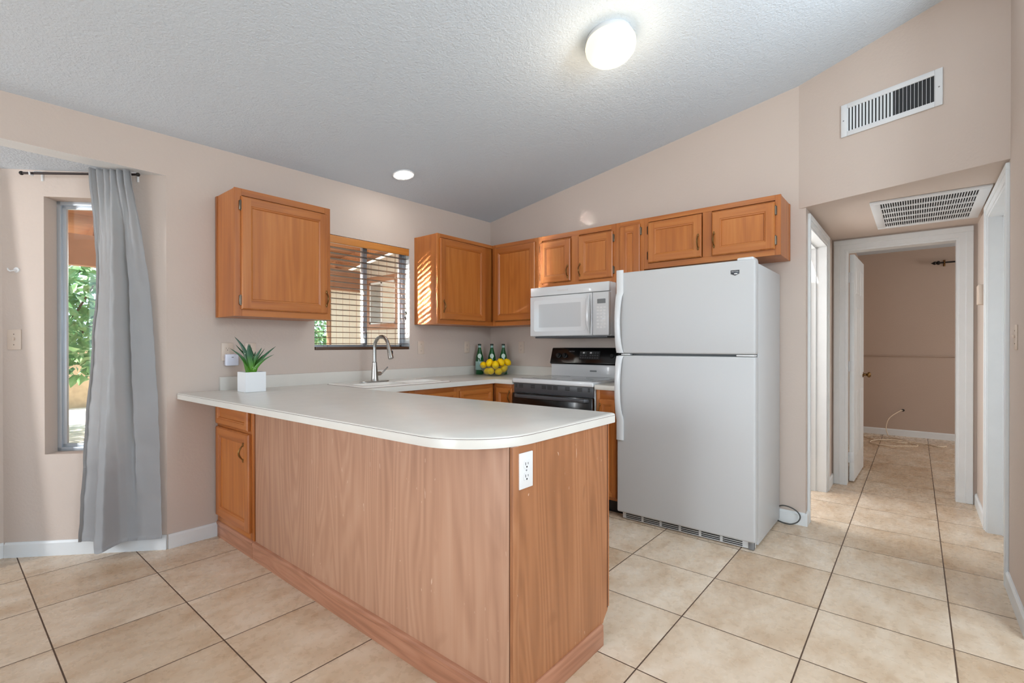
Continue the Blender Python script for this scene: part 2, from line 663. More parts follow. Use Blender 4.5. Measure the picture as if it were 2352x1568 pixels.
def wall(name, p, q, zt, thick, side, holes=(), m='wall', z0=0.0, mreveal=None, reveal_m=None):
    """wall face from p to q (2D); thick extrudes to the side ('L' left / 'R' right of p->q)"""
    P = Vector((p[0], p[1]))
    Q = Vector((q[0], q[1]))
    L = (Q - P).length
    d = (Q - P) / L
    n = Vector((-d.y, d.x)) if side == 'L' else Vector((d.y, -d.x))
    ss = sorted({0.0, L} | {h[0] for h in holes} | {h[1] for h in holes})
    zs = sorted({z0} | {h[2] for h in holes} | {h[3] for h in holes})
    zs = [z for z in zs] + ['T']
    mb = MB()
    cache = {}

    def V(si, zi, back):
        k = (si, zi, back)
        if k not in cache:
            b = P + d * ss[si] + (n * thick if back else Vector((0, 0)))
            f0 = P + d * ss[si]
            z = zs[zi]
            if z == 'T':
                z = zt(f0.x, f0.y) if callable(zt) else zt
            cache[k] = mb.bm.verts.new((b.x, b.y, z))
        return cache[k]

    def inhole(i, j):
        if i < 0 or j < 0 or i >= len(ss) - 1 or j >= len(zs) - 1:
            return True
        sm = (ss[i] + ss[i + 1]) / 2
        zm = zs[j] + 0.001
        return any(h[0] < sm < h[1] and h[2] <= zm < h[3] for h in holes)

    def F(vs_, mi=0):
        f = mb.bm.faces.new(vs_)
        f.material_index = mi

    for i in range(len(ss) - 1):
        for j in range(len(zs) - 1):
            if inhole(i, j):
                continue
            for b in (0, 1):
                F([V(i, j, b), V(i + 1, j, b), V(i + 1, j + 1, b), V(i, j + 1, b)])
            rm = 1 if reveal_m else 0
            def isout(a, c):
                return a < 0 or c < 0 or a >= len(ss) - 1 or c >= len(zs) - 1
            for (a, c, e) in ((i - 1, j, ((i, j), (i, j + 1))), (i + 1, j, ((i + 1, j), (i + 1, j + 1))), (i, j - 1, ((i, j), (i + 1, j))), (i, j + 1, ((i, j + 1), (i + 1, j + 1)))):
                if inhole(a, c):
                    F([V(*e[0], 0), V(*e[1], 0), V(*e[1], 1), V(*e[0], 1)], 0 if isout(a, c) else rm)
    return struct(mb.build(name, [m] + ([reveal_m] if reveal_m else []), smooth=False))


def slab(name, pts, z0, z1, m):
    mb = MB()
    mb.prism(pts, z0, z1)
    return struct(mb.build(name, m, smooth=False))


slab('floor', [(-3.3, -3.6), (9.0, -3.6), (9.0, 4.1), (-3.3, 4.1)], -0.1, 0.0, 'tile')

# sloped main ceiling
mb = MB()
cp = [(-3.3, -3.5), (XE + 0.1, -3.5), (XE + 0.1, YW + 0.1), (-3.3, YW + 0.1)]
mb.add([(x, y, ceil_z(x, y)) for x, y in cp] + [(x, y, ceil_z(x, y) + 0.1) for x, y in cp],
       [(0, 1, 2, 3), (7, 6, 5, 4), (0, 4, 5, 1), (1, 5, 6, 2), (2, 6, 7, 3), (3, 7, 4, 0)])
struct(mb.build('ceiling', 'ceiling', smooth=False))

B0 = Vector((0.885, YW))
B1 = Vector((0.252, 3.982))
BD = (B1 - B0).normalized()
BN = Vector((BD.y, -BD.x))
if BN.y > 0:
    BN = -BN
BL = (B1 - B0).length
bayL0 = (-1.74, YW)
bayL1 = (-1.107, 3.982)
wall('wall_north', (-3.2, YW), (XE + 0.1, YW), lambda x, y: ceil_z(x, y) + 0.02, 0.13, 'L',
     [(-1.74 + 3.2, 0.885 + 3.2, 0.0, 2.21), (1.803 + 3.2, 2.675 + 3.2, 1.172, 2.05)], reveal_m='trim')
wall('wall_bay_right', B0, B1, 2.26, 0.13, 'R', [(0.17, 0.645, 0.58, 2.06)])
wall('wall_bay_back', B1, bayL1, 2.26, 0.13, 'R', [(0.2, 1.15, 0.58, 2.06)])  # unseen window opening assumed here, left empty to admit sky light
wall('wall_bay_left', bayL1, bayL0, 2.26, 0.13, 'R', [(0.16, 0.70, 0.58, 2.06)])  # assumed window opening out of view, lets the added left lamp through
slab('ceiling_bay', [(0.885 + 0.1, YW + 0.13), (0.35, 4.06), (-1.2, 4.06), (-1.84, YW + 0.13)], 2.21, 2.30, 'ceiling')

wall('wall_east', (XE, YW + 0.1), (XE, 0.563), lambda x, y: ceil_z(x, y) + 0.02, 0.12, 'L')
H0 = Vector((3.725, 0.605))
H1 = Vector((3.395, -0.36))
wall('wall_hall_header', H0, H1, lambda x, y: ceil_z(x, y) + 0.02, 0.12, 'L', z0=HALL_Z + 0.002)
slab('ceiling_hall', [(H0.x + 0.0005, H0.y), (5.06, 0.605), (5.06, -0.36), (H1.x + 0.0005, H1.y)], HALL_Z, HALL_Z + 0.08, 'wall')
wall('wall_hall_left', (XE + 0.006, 0.563), (5.05, 0.563), 2.3, 0.13, 'L', [(3.86 - XE - 0.006, 4.70 - XE - 0.006, 0.0, 2.03)])
wall('wall_hall_right', (2.85, -0.355), (5.05, -0.355), lambda x, y: ceil_z(x, y) + 0.02, 0.12, 'R', [(3.47 - 2.85, 4.35 - 2.85, 0.0, 2.04)])
wall('wall_hall_end', (5.045, 0.75), (5.045, -3.0), 2.5, 0.12, 'L', [(0.75 - 0.473, 0.75 + 0.255, 0.0, 2.03)])
wall('wall_bedroom_far', (8.25, 0.75), (8.25, -3.1), 2.5, 0.1, 'L', m='wall_bed')
wall('wall_bedroom_left', (5.16, 0.62), (8.25, 0.62), 2.5, 0.1, 'L', m='wall_bed')
wall('wall_bedroom_right', (5.16, -3.0), (8.25, -3.0), 2.5, 0.1, 'R', m='wall_bed')
slab('ceiling_bedroom', [(5.10, -3.1), (8.3, -3.1), (8.3, 0.7), (5.10, 0.7)], 2.452, 2.54, 'ceiling')
# side room behind the left hall door
wall('wall_side_room_far', (3.8, 1.9), (5.4, 1.9), 2.5, 0.1, 'L')
# behind the camera
wall('wall_west', (-3.2, -3.45), (-3.2, YW + 0.1), lambda x, y: ceil_z(x, y) + 0.02, 0.12, 'L', [(3.6, 6.3, 0.0, 2.1)])  # unseen opening added so light can enter; no door is modelled
wall('wall_south', (2.95, -3.4), (-3.3, -3.4), lambda x, y: ceil_z(x, y) + 0.02, 0.12, 'L', [(0.3, 4.6, 0.5, 2.4)])  # assumed opening out of view, added to admit light
wall('wall_inner_south', (2.85, -0.361), (2.85, -3.45), lambda x, y: ceil_z(x, y) + 0.02, 0.12, 'L')


def baseboard(name, p, q, side, h=0.085, t=0.013, m='trim'):
    P = Vector(p)
    Q = Vector(q)
    d = (Q - P).normalized()
    n = Vector((-d.y, d.x)) if side == 'L' else Vector((d.y, -d.x))
    mb = MB()
    prof = [(0, 0), (t, 0), (t, h - 0.012), (t * 0.45, h), (0, h)]
    l0 = [(P.x + n.x * a, P.y + n.y * a, z) for a, z in prof]
    l1 = [(Q.x + n.x * a, Q.y + n.y * a, z) for a, z in prof]
    mb.loft([l0, l1])
    return struct(mb.build(name, m, ang=20))


baseboard('baseboard_north', (0.885 + 0.004, YW), (1.15, YW), 'R')
baseboard('baseboard_bay_right', B0 + BD * 0.0, B1 - BD * 0.012, 'L')
baseboard('baseboard_bay_back', B1, bayL1, 'L')
baseboard('baseboard_east', (XE, 0.563 - 0.0122), (XE, 0.74), 'L')
baseboard('baseboard_hall_left', (XE - 0.0122, 0.563), (3.80, 0.563), 'R')
baseboard('baseboard_hall_left_far', (4.765, 0.563), (5.045, 0.563), 'R')
baseboard('baseboard_hall_right_far', (4.415, -0.355), (5.045, -0.355), 'L')
baseboard('baseboard_hall_right_near', (2.85, -0.355), (3.405, -0.355), 'L')
baseboard('baseboard_bedroom_far', (8.25, 0.62), (8.25, -3.0), 'R')

# bedroom dado line
mb = MB()
mb.box(8.235, 8.25, -3.0, 0.62, 1.055, 1.075, 0, 0.004)
struct(mb.build('trim_1', 'wall_bed'))


# door casings and jambs
def casing(name, origin, ax, s0, s1, top, depth, n, w_=0.065, t=0.016, jamb_t=0.018, stop=True):
    """trim round an opening: origin 2D point, ax unit dir along wall, n unit normal toward the viewer's side"""
    mb = MB()
    O = Vector(origin)
    A = Vector(ax)
    N = Vector(n)

    def P(s, o, z):
        q = O + A * s + N * o
        return (q.x, q.y, z)

    def bx(sa, sb, oa, ob, za, zb, bev=0.0):
        v, f = mb.add([P(sa, oa, za), P(sb, oa, za), P(sb, ob, za), P(sa, ob, za), P(sa, oa, zb), P(sb, oa, zb), P(sb, ob, zb), P(sa, ob, zb)],
                      [(0, 3, 2, 1), (4, 5, 6, 7), (0, 1, 5, 4), (1, 2, 6, 5), (2, 3, 7, 6), (3, 0, 4, 7)])
        if bev:
            mb.bev(f, bev)
    # moulded casing: two stepped layers
    for (a, b) in ((s0 - w_, s0 + 0.004), (s1 - 0.004, s1 + w_)):
        bx(a, b, -0.001, t * 0.6, 0, top - 0.003, 0.002)
    bx(s0 - w_, s1 + w_, -0.001, t * 0.6, top - 0.004, top + w_, 0.002)
    bx(s0 - w_ - 0.001, s0 - w_ * 0.45, -0.001, t, 0, top + w_ * 0.45 + 0.002, 0.004)
    bx(s1 + w_ * 0.45, s1 + w_ + 0.001, -0.001, t, 0, top + w_ * 0.45 + 0.002, 0.004)
    bx(s0 - w_ - 0.001, s1 + w_ + 0.001, -0.001, t + 0.0006, top + w_ * 0.45, top + w_ + 0.001, 0.004)
    # jamb
    bx(s0 - 0.001, s0 + jamb_t, -depth - 0.004, 0.003, 0, top)
    bx(s1 - jamb_t, s1 + 0.001, -depth - 0.004, 0.003, 0, top)
    bx(s0 + jamb_t, s1 - jamb_t, -depth - 0.004, 0.003, top - jamb_t, top + 0.001)
    if stop:
        k = depth * 0.55
        bx(s0 + jamb_t - 0.001, s0 + jamb_t + 0.011, -k - 0.035, -k, 0, top - jamb_t)
        bx(s1 - jamb_t - 0.011, s1 - jamb_t + 0.001, -k - 0.035, -k, 0, top - jamb_t)
        bx(s0 + jamb_t, s1 - jamb_t, -k - 0.035, -k, top - jamb_t - 0.011, top - jamb_t + 0.001)
    return struct(mb.build(name, 'trim', ang=20))


casing('trim_2', (XE, 0.563), (1, 0), 3.86 - XE, 4.70 - XE, 2.03, 0.13, (0, -1))
casing('trim_3', (2.85, -0.355), (1, 0), 3.47 - 2.85, 4.35 - 2.85, 2.04, 0.12, (0, 1))
casing('trim_4', (5.045, 0.75), (0, -1), 0.75 - 0.473, 0.75 + 0.255, 2.03, 0.12, (-1, 0), w_=0.078, stop=False)


def panel_door(name, w_, h, t=0.035):
    """hollow-core six panel door, local: x along width from hinge, y thickness, z up"""
    mb = MB()
    mb.box(0, w_, 0, t, 0.012, h, 0, 0.002)
    rows = [(0.22, 0.80), (0.92, 1.55), (1.66, 1.90)]
    for side, yy, sg in (('f', 0.0, -1), ('b', t, 1)):
        for (za, zb) in rows:
            for (xa, xb) in ((0.10, w_ / 2 - 0.045), (w_ / 2 + 0.045, w_ - 0.10)):
                loops = []
                for ins, d in ((0.0, 0.0005), (0.012, 0.006), (0.022, 0.006), (0.045, 0.001), (0.05, 0.001)):
                    loops.append([(xa + ins, yy + sg * d, za + ins), (xb - ins, yy + sg * d, za + ins), (xb - ins, yy + sg * d, zb - ins), (xa + ins, yy + sg * d, zb - ins)])
                mb.loft(loops, 0, True, True)
    return mb


# open white bedroom door, hinged on the left jamb of the hall end opening
dm = panel_door('door', 0.70, 2.0)
d1 = struct(dm.build('door_1', 'trim', loc=(5.168, 0.414, 0.0), rotz=R(-1.6), ang=25))
for zz in (0.22, 1.02, 1.80):
    mb = MB()
    mb.box(-0.004, 0.0005, 0.002, 0.032, zz - 0.045, zz + 0.045, 0, 0.0015)
    mb.tube([(-0.008, 0.036, zz - 0.045), (-0.008, 0.036, zz + 0.045)], 0.006, 8)
    mb.build('hinge', 'vent', d1)
for sgn, yb in ((-1, 0.0), (1, 0.035)):
    mb = MB()
    mt = Matrix.Rotation(R(90 if sgn < 0 else -90), 3, 'X')
    mb.lathe([(0.026, 0.0), (0.026, 0.005), (0.012, 0.009), (0.011, 0.028), (0.02, 0.034), (0.027, 0.044), (0.027, 0.054), (0.018, 0.062), (0.004, 0.064)], 18, 0, (0.635, yb, 0.92), mt)
    mb.build('door_knob', 'brass', d1)
dm = panel_door('door', 0.80, 2.0)
struct(dm.build('door_2', 'trim', loc=(4.672, 0.70, 0.0), rotz=R(90), ang=25))
mb = MB()
mb.box(3.495, 4.325, -0.470, -0.437, 0.012, 2.018, 0, 0.002)
struct(mb.build('door_3', 'trim'))

# ---------------------------------------------------------------- bay window (window_1)
W1 = thing('window_1', '', '')
del W1['label'], W1['category']
struct(W1)


def bayP(s, o, z):
    q = B0 + BD * s + BN * o
    return (q.x, q.y, z)


def bay_box(mb, s0, s1, o0, o1, z0, z1, mi=0, bev=0.0):
    v, f = mb.add([bayP(s0, o0, z0), bayP(s1, o0, z0), bayP(s1, o1, z0), bayP(s0, o1, z0), bayP(s0, o0, z1), bayP(s1, o0, z1), bayP(s1, o1, z1), bayP(s0, o1, z1)],
                  [(0, 3, 2, 1), (4, 5, 6, 7), (0, 1, 5, 4), (1, 2, 6, 5), (2, 3, 7, 6), (3, 0, 4, 7)], mi)
    if bev:
        mb.bev(f, bev)


mb = MB()
for (fw, oa, ob) in ((0.022, -0.128, -0.092), (0.042, -0.122, -0.104)):
    bay_box(mb, 0.17, 0.17 + fw, oa, ob, 0.58, 2.06, 0, 0.002)
    bay_box(mb, 0.645 - fw, 0.645, oa, ob, 0.58, 2.06, 0, 0.002)
    bay_box(mb, 0.17, 0.645, oa, ob, 0.58, 0.58 + fw, 0, 0.002)
    bay_box(mb, 0.17, 0.645, oa, ob, 2.06 - fw, 2.06, 0, 0.002)
mb.build('window_frame', 'alu', W1)
mb = MB()
bay_box(mb, 0.205, 0.61, -0.116, -0.112, 0.615, 2.025)
mb.build('pane', 'pane', W1)

# ---------------------------------------------------------------- kitchen window (window_2)
W2 = thing('window_2', '', '')
del W2['label'], W2['category']
struct(W2)
KX0, KX1, KZ0, KZ1 = 1.803, 2.675, 1.172, 2.05
mb = MB()
for fw, ya, yb in ((0.024, YW + 0.075, YW + 0.125), (0.040, YW + 0.088, YW + 0.115)):
    mb.box(KX0, KX0 + fw, ya, yb, KZ0, KZ1, 0, 0.002)
    mb.box(KX1 - fw, KX1, ya, yb, KZ0, KZ1, 0, 0.002)
    mb.box(KX0, KX1, ya, yb, KZ0, KZ0 + fw, 0, 0.002)
    mb.box(KX0, KX1, ya, yb, KZ1 - fw, KZ1, 0, 0.002)
mb.build('window_frame', 'alu', W2)
mb = MB()
mb.box(2.262, 2.290, YW + 0.080, YW + 0.118, KZ0 + 0.02, KZ1 - 0.02, 0, 0.003)
mb.box(2.290, 2.310, YW + 0.092, YW + 0.118, KZ0 + 0.02, KZ1 - 0.02, 0, 0.003)
mb.build('mullion', 'alu', W2)
mb = MB()
mb.box(2.268, 2.284, YW + 0.066, YW + 0.082, KZ0 + 0.04, KZ0 + 0.15, 0, 0.003)
mb.box(2.286, 2.296, YW + 0.070, YW + 0.084, KZ0 + 0.045, KZ0 + 0.145, 1, 0.002)
mb.build('sash_latch', ['alu', 'blackm'], W2)
for a, b, yy in ((KX0 + 0.036, 2.268, 0.096), (2.305, KX1 - 0.036, 0.104)):
    mb = MB()
    mb.box(a, b, YW + yy, YW + yy + 0.003, KZ0 + 0.036, KZ1 - 0.036)
    mb.build('pane', 'pane', W2)

# venetian blind
bl = thing('venetian_blind', 'wooden slatted blind with honey valance in the window over the sink', 'blind', ((KX0 + KX1) / 2, YW, KZ0))
cx0 = (KX0 + KX1) / 2
bw = (KX1 - KX0) / 2 - 0.006
mb = MB()
mb.box(-bw, bw, -0.004, 0.010, 1.988 - KZ0, 2.046 - KZ0, 0, 0.003)
mb.build('valance', 'valance', bl)
mb = MB()
mb.box(-bw, bw, 0.012, 0.055, 2.0 - KZ0, 2.044 - KZ0, 0, 0.003)
mb.build('headrail', 'blind', bl)
mb = MB()
nsl = 18
for k in range(nsl):
    z = 0.050 + k * 0.0435
    loop = []
    y0, y1 = 0.006, 0.056
    for (yy, zz) in ((y0, 0.0), (y0 + 0.012, 0.0018), (y1 - 0.012, 0.0018), (y1, 0.0), (y1, -0.0028), (y1 - 0.012, -0.001), (y0 + 0.012, -0.001), (y0, -0.0028)):
        loop.append((yy, zz + z))
    mb.prism(loop, -bw, bw, axis='x')
mb.build('slats', 'blind', bl)
mb = MB()
mb.box(-bw, bw, -0.002, 0.050, 0.001, 0.024, 0, 0.004)
mb.build('bottom_rail', 'blind', bl)
for xx in (-0.33, 0.02, 0.33):
    mb = MB()
    for yy in (0.003, 0.059):
        mb.tube([(xx, yy, 0.02), (xx, yy, 0.83)], 0.0010, 5)
    mb.build('ladder_cord', 'blind', bl)
for xx, zl in ((0.385, 0.285), (0.392, 0.33), (-0.40, 0.30), (-0.41, 0.62)):
    mb = MB()
    mb.tube([(xx, -0.006, 0.82), (xx, -0.007, zl)], 0.0011, 5)
    mb.lathe([(0.002, 0.0), (0.008, -0.006), (0.009, -0.022), (0.004, -0.03)], 10, 0, (xx, -0.007, zl))
    mb.build('pull_cord', 'rodb', bl)


# ---------------------------------------------------------------- cabinet parts (local: x right, y back, z up, front plane y=0)
def door_mesh(w_, h, t=0.019, st=0.052, small=False):
    mb = MB()
    lip = 0.007
    # back slab edge and lip
    o0 = [(0, 0, 0), (w_, 0, 0), (w_, 0, h), (0, 0, h)]
    o1 = [(0, -t + lip, 0), (w_, -t + lip, 0), (w_, -t + lip, h), (0, -t + lip, h)]
    o2 = [(lip, -t, lip), (w_ - lip, -t, lip), (w_ - lip, -t, h - lip), (lip, -t, h - lip)]
    mb.loft([o0, o1, o2], 0, True, False)
    mb.add(o0, [(0, 1, 2, 3)], 0)
    a, b = lip, w_ - lip
    c, d = lip, h - lip
    s = st
    # stiles (vertical grain) and rails (horizontal grain)
    mb.add([(a, -t, c), (s, -t, c), (s, -t, d), (a, -t, d)], [(0, 1, 2, 3)], 0)
    mb.add([(w_ - s, -t, c), (b, -t, c), (b, -t, d), (w_ - s, -t, d)], [(0, 1, 2, 3)], 0)
    mb.add([(s, -t, c), (w_ - s, -t, c), (w_ - s, -t, s), (s, -t, s)], [(0, 1, 2, 3)], 1)
    mb.add([(s, -t, h - s), (w_ - s, -t, h - s), (w_ - s, -t, d), (s, -t, d)], [(0, 1, 2, 3)], 1)
    prev = None
    rings = []
    for ins, dep in ((0.0, t), (0.0025, t - 0.003), (0.009, t - 0.0045), (0.013, t - 0.010), (0.013, t - 0.011)):
        x0, x1, z0, z1 = s + ins, w_ - s - ins, s + ins, h - s - ins
        rings.append([(x0, -dep, z0), (x1, -dep, z0), (x1, -dep, z1), (x0, -dep, z1)])
    n0 = len(mb.bm.faces)
    for k in range(len(rings) - 1):
        for i in range(4):
            j = (i + 1) % 4
            mb.add([rings[k][i], rings[k][j], rings[k + 1][j], rings[k + 1][i]], [(0, 1, 2, 3)], 1 if i in (0, 2) else 0)
    mb.add(rings[-1], [(0, 1, 2, 3)], 2)
    return mb


def handle_mesh():
    """antique brass bow pull, vertical, centre at origin, projecting toward -y"""
    mb = MB()
    n = 14
    path, rad = [], []
    for k in range(n + 1):
        u = k / n
        z = -0.040 + 0.080 * u
        path.append((0, -0.004 - 0.021 * math.sin(PI * u) ** 0.8, z))
        rad.append(0.0034 + 0.0022 * math.sin(PI * u))
    mb.tube(path, rad, 8)
    for sg in (-1, 1):
        mb.ell((0, -0.004, sg * 0.042), (0.0075, 0.0045, 0.009), 10, 6)
        mb.ell((0, -0.003, sg * 0.052), (0.0055, 0.003, 0.006), 8, 6)
    return mb


def hinge_mesh(mirror=1):
    mb = MB()
    mb.box(-0.007, 0.007, -0.006, 0.0, -0.028, 0.028, 0, 0.002)
    mb.tube([(0.002 * mirror, -0.008, -0.026), (0.002 * mirror, -0.008, 0.026)], 0.0052, 8)
    mb.ell((0.002 * mirror, -0.008, 0.029), (0.004, 0.004, 0.004), 6, 5)
    mb.ell((0.002 * mirror, -0.008, -0.029), (0.004, 0.004, 0.004), 6, 5)
    return mb


def add_door(root, x0, x1, z0, z1, handle=None, hinge=None, hmat='hinge', mats=('oak', 'oak_h', 'oak_in'), st=0.052, name='door'):
    d = door_mesh(x1 - x0, z1 - z0, st=min(st, (x1 - x0) * 0.3, (z1 - z0) * 0.3)).build(name, list(mats), root, (x0, -0.0005, z0), ang=15)
    if handle:
        hx, hz = handle
        handle_mesh().build('handle', 'brass', d, (hx - x0, -0.019, hz - z0))
    if hinge:
        side = -0.004 if hinge == 'L' else (x1 - x0) + 0.004
        for zz in (0.055, (z1 - z0) - 0.055):
            hinge_mesh(1 if hinge == 'L' else -1).build('hinge', hmat, d, (side, -0.0005, zz))
    return d


def cabinet(name, label, loc, rotz, w_, h, dep, doors, rails=(), stiles=(), edge=0.04, frame_bot=0.04, group=None, scribe=None, base=0.0):
    root = thing(name, label, 'cabinet', loc, rotz, group)
    mb = MB()
    mb.box(0.003, w_ - 0.003, 0.018, dep, base, h, 0, 0.0015)
    if scribe == 'L':
        mb.box(0.0, 0.0045, dep - 0.028, dep, base, h, 0, 0.001)
    if scribe == 'R':
        mb.box(w_ - 0.0045, w_, dep - 0.028, dep, base, h, 0, 0.001)
    mb.build('carcass', ['oak'], root, ang=20)
    mb = MB()
    mb.box(0, edge, 0, 0.0185, base, h, 0, 0.001)
    mb.box(w_ - edge, w_, 0, 0.0185, base, h, 0, 0.001)
    for (a, b) in stiles:
        mb.box(a, b, 0, 0.0185, base + frame_bot, h - edge, 0, 0.001)
    mb.box(edge, w_ - edge, 0, 0.0185, h - edge, h, 1, 0.001)
    mb.box(edge, w_ - edge, 0, 0.0185, base, base + frame_bot, 1, 0.001)
    for (a, b) in rails:
        mb.box(edge, w_ - edge, 0, 0.0185, a, b, 1, 0.001)
    mb.build('face_frame', ['oak', 'oak_h'], root, ang=20)
    for dd in doors:
        add_door(root, *dd[:4], **dd[4])
    return root


RZ = R(-90)
# wall cabinet left of the window
cabinet('wall_cabinet', 'single door oak wall cabinet left of the window, above the potted aloe', (1.146, 3.10, 1.382), 0, 0.610, 0.763, YW - 3.10 - 0.0015,
        [(0.034, 0.583, 0.040, 0.716, dict(handle=(0.571, 0.140), hinge='L'))], scribe='L')
# corner wall cabinet on the window wall
cabinet('wall_cabinet', 'oak corner wall cabinet right of the window, small handle low on its left', (2.728, 3.10, 1.39), 0, XE - 2.728 - 0.002, 0.766, YW - 3.10 - 0.0015,
        [(0.022, 0.578, 0.038, 0.728, dict(handle=(0.055, 0.150)))], scribe='L', edge=0.03)
XF = 3.42
DEP = XE - XF - 0.0015
cabinet('wall_cabinet', 'oak corner wall cabinet left of the microwave, behind the bottles', (XF, 3.098, 1.39), RZ, 0.541, 0.766, DEP,
        [(0.035, 0.515, 0.045, 0.732, dict())])
cabinet('wall_cabinet', 'short two door oak wall cabinet over the white microwave', (XF, 2.556, 1.699), RZ, 0.757, 0.457, DEP,
        [(0.030, 0.342, 0.047, 0.402, dict(handle=(0.320, 0.125), hinge='L', hmat='hinge_d')),
         (0.424, 0.735, 0.042, 0.402, dict(handle=(0.440, 0.125), hinge='R'))], stiles=[(0.345, 0.420)])
cabinet('wall_cabinet', 'narrow oak wall cabinet squeezed between the microwave and the refrigerator', (XF, 1.798, 1.39), RZ, 0.232, 0.766, DEP,
        [(0.038, 0.204, 0.04, 0.730, dict(hinge='R'))], edge=0.035)
cabinet('wall_cabinet', 'wide two door oak wall cabinet above the refrigerator', (XF, 1.565, 1.775), RZ, 0.912, 0.381, DEP,
        [(0.035, 0.425, 0.042, 0.340, dict(handle=(0.405, 0.145), hinge='L', hmat='hinge_d')),
         (0.495, 0.880, 0.038, 0.336, dict(handle=(0.511, 0.145), hinge='R'))], stiles=[(0.43, 0.49)], scribe='R', edge=0.033)

# ---------------------------------------------------------------- peninsula
CT = 0.920       # counter top
CB = 0.884       # counter underside
PX = 1.155       # west face
PE = 0.965       # end face

pb = thing('base_cabinet', 'oak base cabinet with drawer and door under the counter overhang by the wall', 'cabinet', (PX, YW - 0.002, 0), RZ)
mb = MB()
mb.box(0.0, 0.53, 0.018, 0.595, 0.10, CB, 0, 0.001)
mb.build('carcass', 'oak', pb)
mb = MB()
mb.box(0.0, 0.03, 0, 0.0185, 0.10, CB, 0, 0.001)
mb.box(0.498, 0.532, 0, 0.0185, 0.10, CB, 0, 0.001)
mb.box(0.03, 0.498, 0, 0.0185, 0.10, 0.15, 1, 0.001)
mb.box(0.03, 0.498, 0, 0.0185, 0.69, 0.73, 1, 0.001)
mb.box(0.03, 0.498, 0, 0.0185, CB - 0.02, CB, 1, 0.001)
mb.build('face_frame', ['oak', 'oak_h'], pb)
add_door(pb, 0.018, 0.512, 0.140, 0.700, handle=(0.450, 0.592), name='door')
dr = door_mesh(0.478, 0.150, st=0.034).build('drawer_front', ['oak_h', 'oak_h', 'oak_h'], pb, (0.018, -0.0005, 0.716), ang=15)

pn = thing('peninsula', 'kitchen peninsula base clad in worn wood laminate under the cream counter', 'kitchen peninsula', (PX, PE, 0))
# local axes = world axes here
L0 = 2.868 - PE
mb = MB()
mb.box(0.012, 0.60, 0.02, L0 - 0.002, 0.10, CB, 0, 0.0)
mb.build('core', 'lam', pn)
mb = MB()
mb.box(0.004, 0.013, 0.016, 1.884, 0.095, CB, 0, 0.001)
mb.build('long_panel', 'lam', pn)
mb = MB()
for a, b in ((1.884, 1.894), (1.8942, 1.906)):
    mb.box(0.0 if a > 1.89 else 0.006, 0.014, a, b, 0.10, CB, 0 if a > 1.89 else 1, 0.002)
mb.build('corner_moulding', ['oak', 'groove'], pn)
# dark reveal at the near corner, then the end panel wrapped by a light edge strip
mb = MB()
mb.box(0.006, 0.013, 0.0095, 0.0165, 0.095, CB, 0)
mb.build('corner_groove', 'groove', pn)
mb = MB()
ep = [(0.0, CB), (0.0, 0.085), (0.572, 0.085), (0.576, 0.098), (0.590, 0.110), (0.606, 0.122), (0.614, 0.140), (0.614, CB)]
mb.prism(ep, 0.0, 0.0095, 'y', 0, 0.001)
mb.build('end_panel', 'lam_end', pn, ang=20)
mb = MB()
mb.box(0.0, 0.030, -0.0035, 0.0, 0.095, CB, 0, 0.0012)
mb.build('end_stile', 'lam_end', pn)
mb = MB()
mb.box(0.604, 0.608, -0.0012, 0.0, 0.135, CB, 1)
mb.box(0.614, 0.622, 0.001, 0.030, 0.135, CB, 0, 0.001)
mb.build('edge_strip', ['oak', 'groove'], pn)
mb = MB()
prof = [(0.0, 0.0), (-0.006, 0.0), (-0.006, 0.072), (-0.009, 0.076), (-0.009, 0.088), (-0.005, 0.096), (0.001, 0.100), (0.008, 0.102), (0.012, 0.102), (0.012, 0.0)]
loops = []
for yy in (-0.003, L0 - 0.001):
    loops.append([(a, yy, z) for a, z in prof])
mb.loft(loops)
mb.build('long_skirting', 'skirt_y', pn, ang=25)
mb = MB()
loops = []
for xx in (0.002, 0.5335):
    loops.append([(xx, a, z) for a, z in prof])
mb.loft(loops)
mb.build('skirting', 'skirt', pb, ang=25)
mb = MB()
ep = [(-0.006, 0.0), (0.566, 0.0), (0.566, 0.052), (0.560, 0.066), (0.566, 0.080), (0.556, 0.090), (-0.006, 0.090)]
mb.prism(ep, -0.006, 0.003, 'y', 0, 0.0015)
mb.build('end_skirting', 'skirt', pn, ang=25)

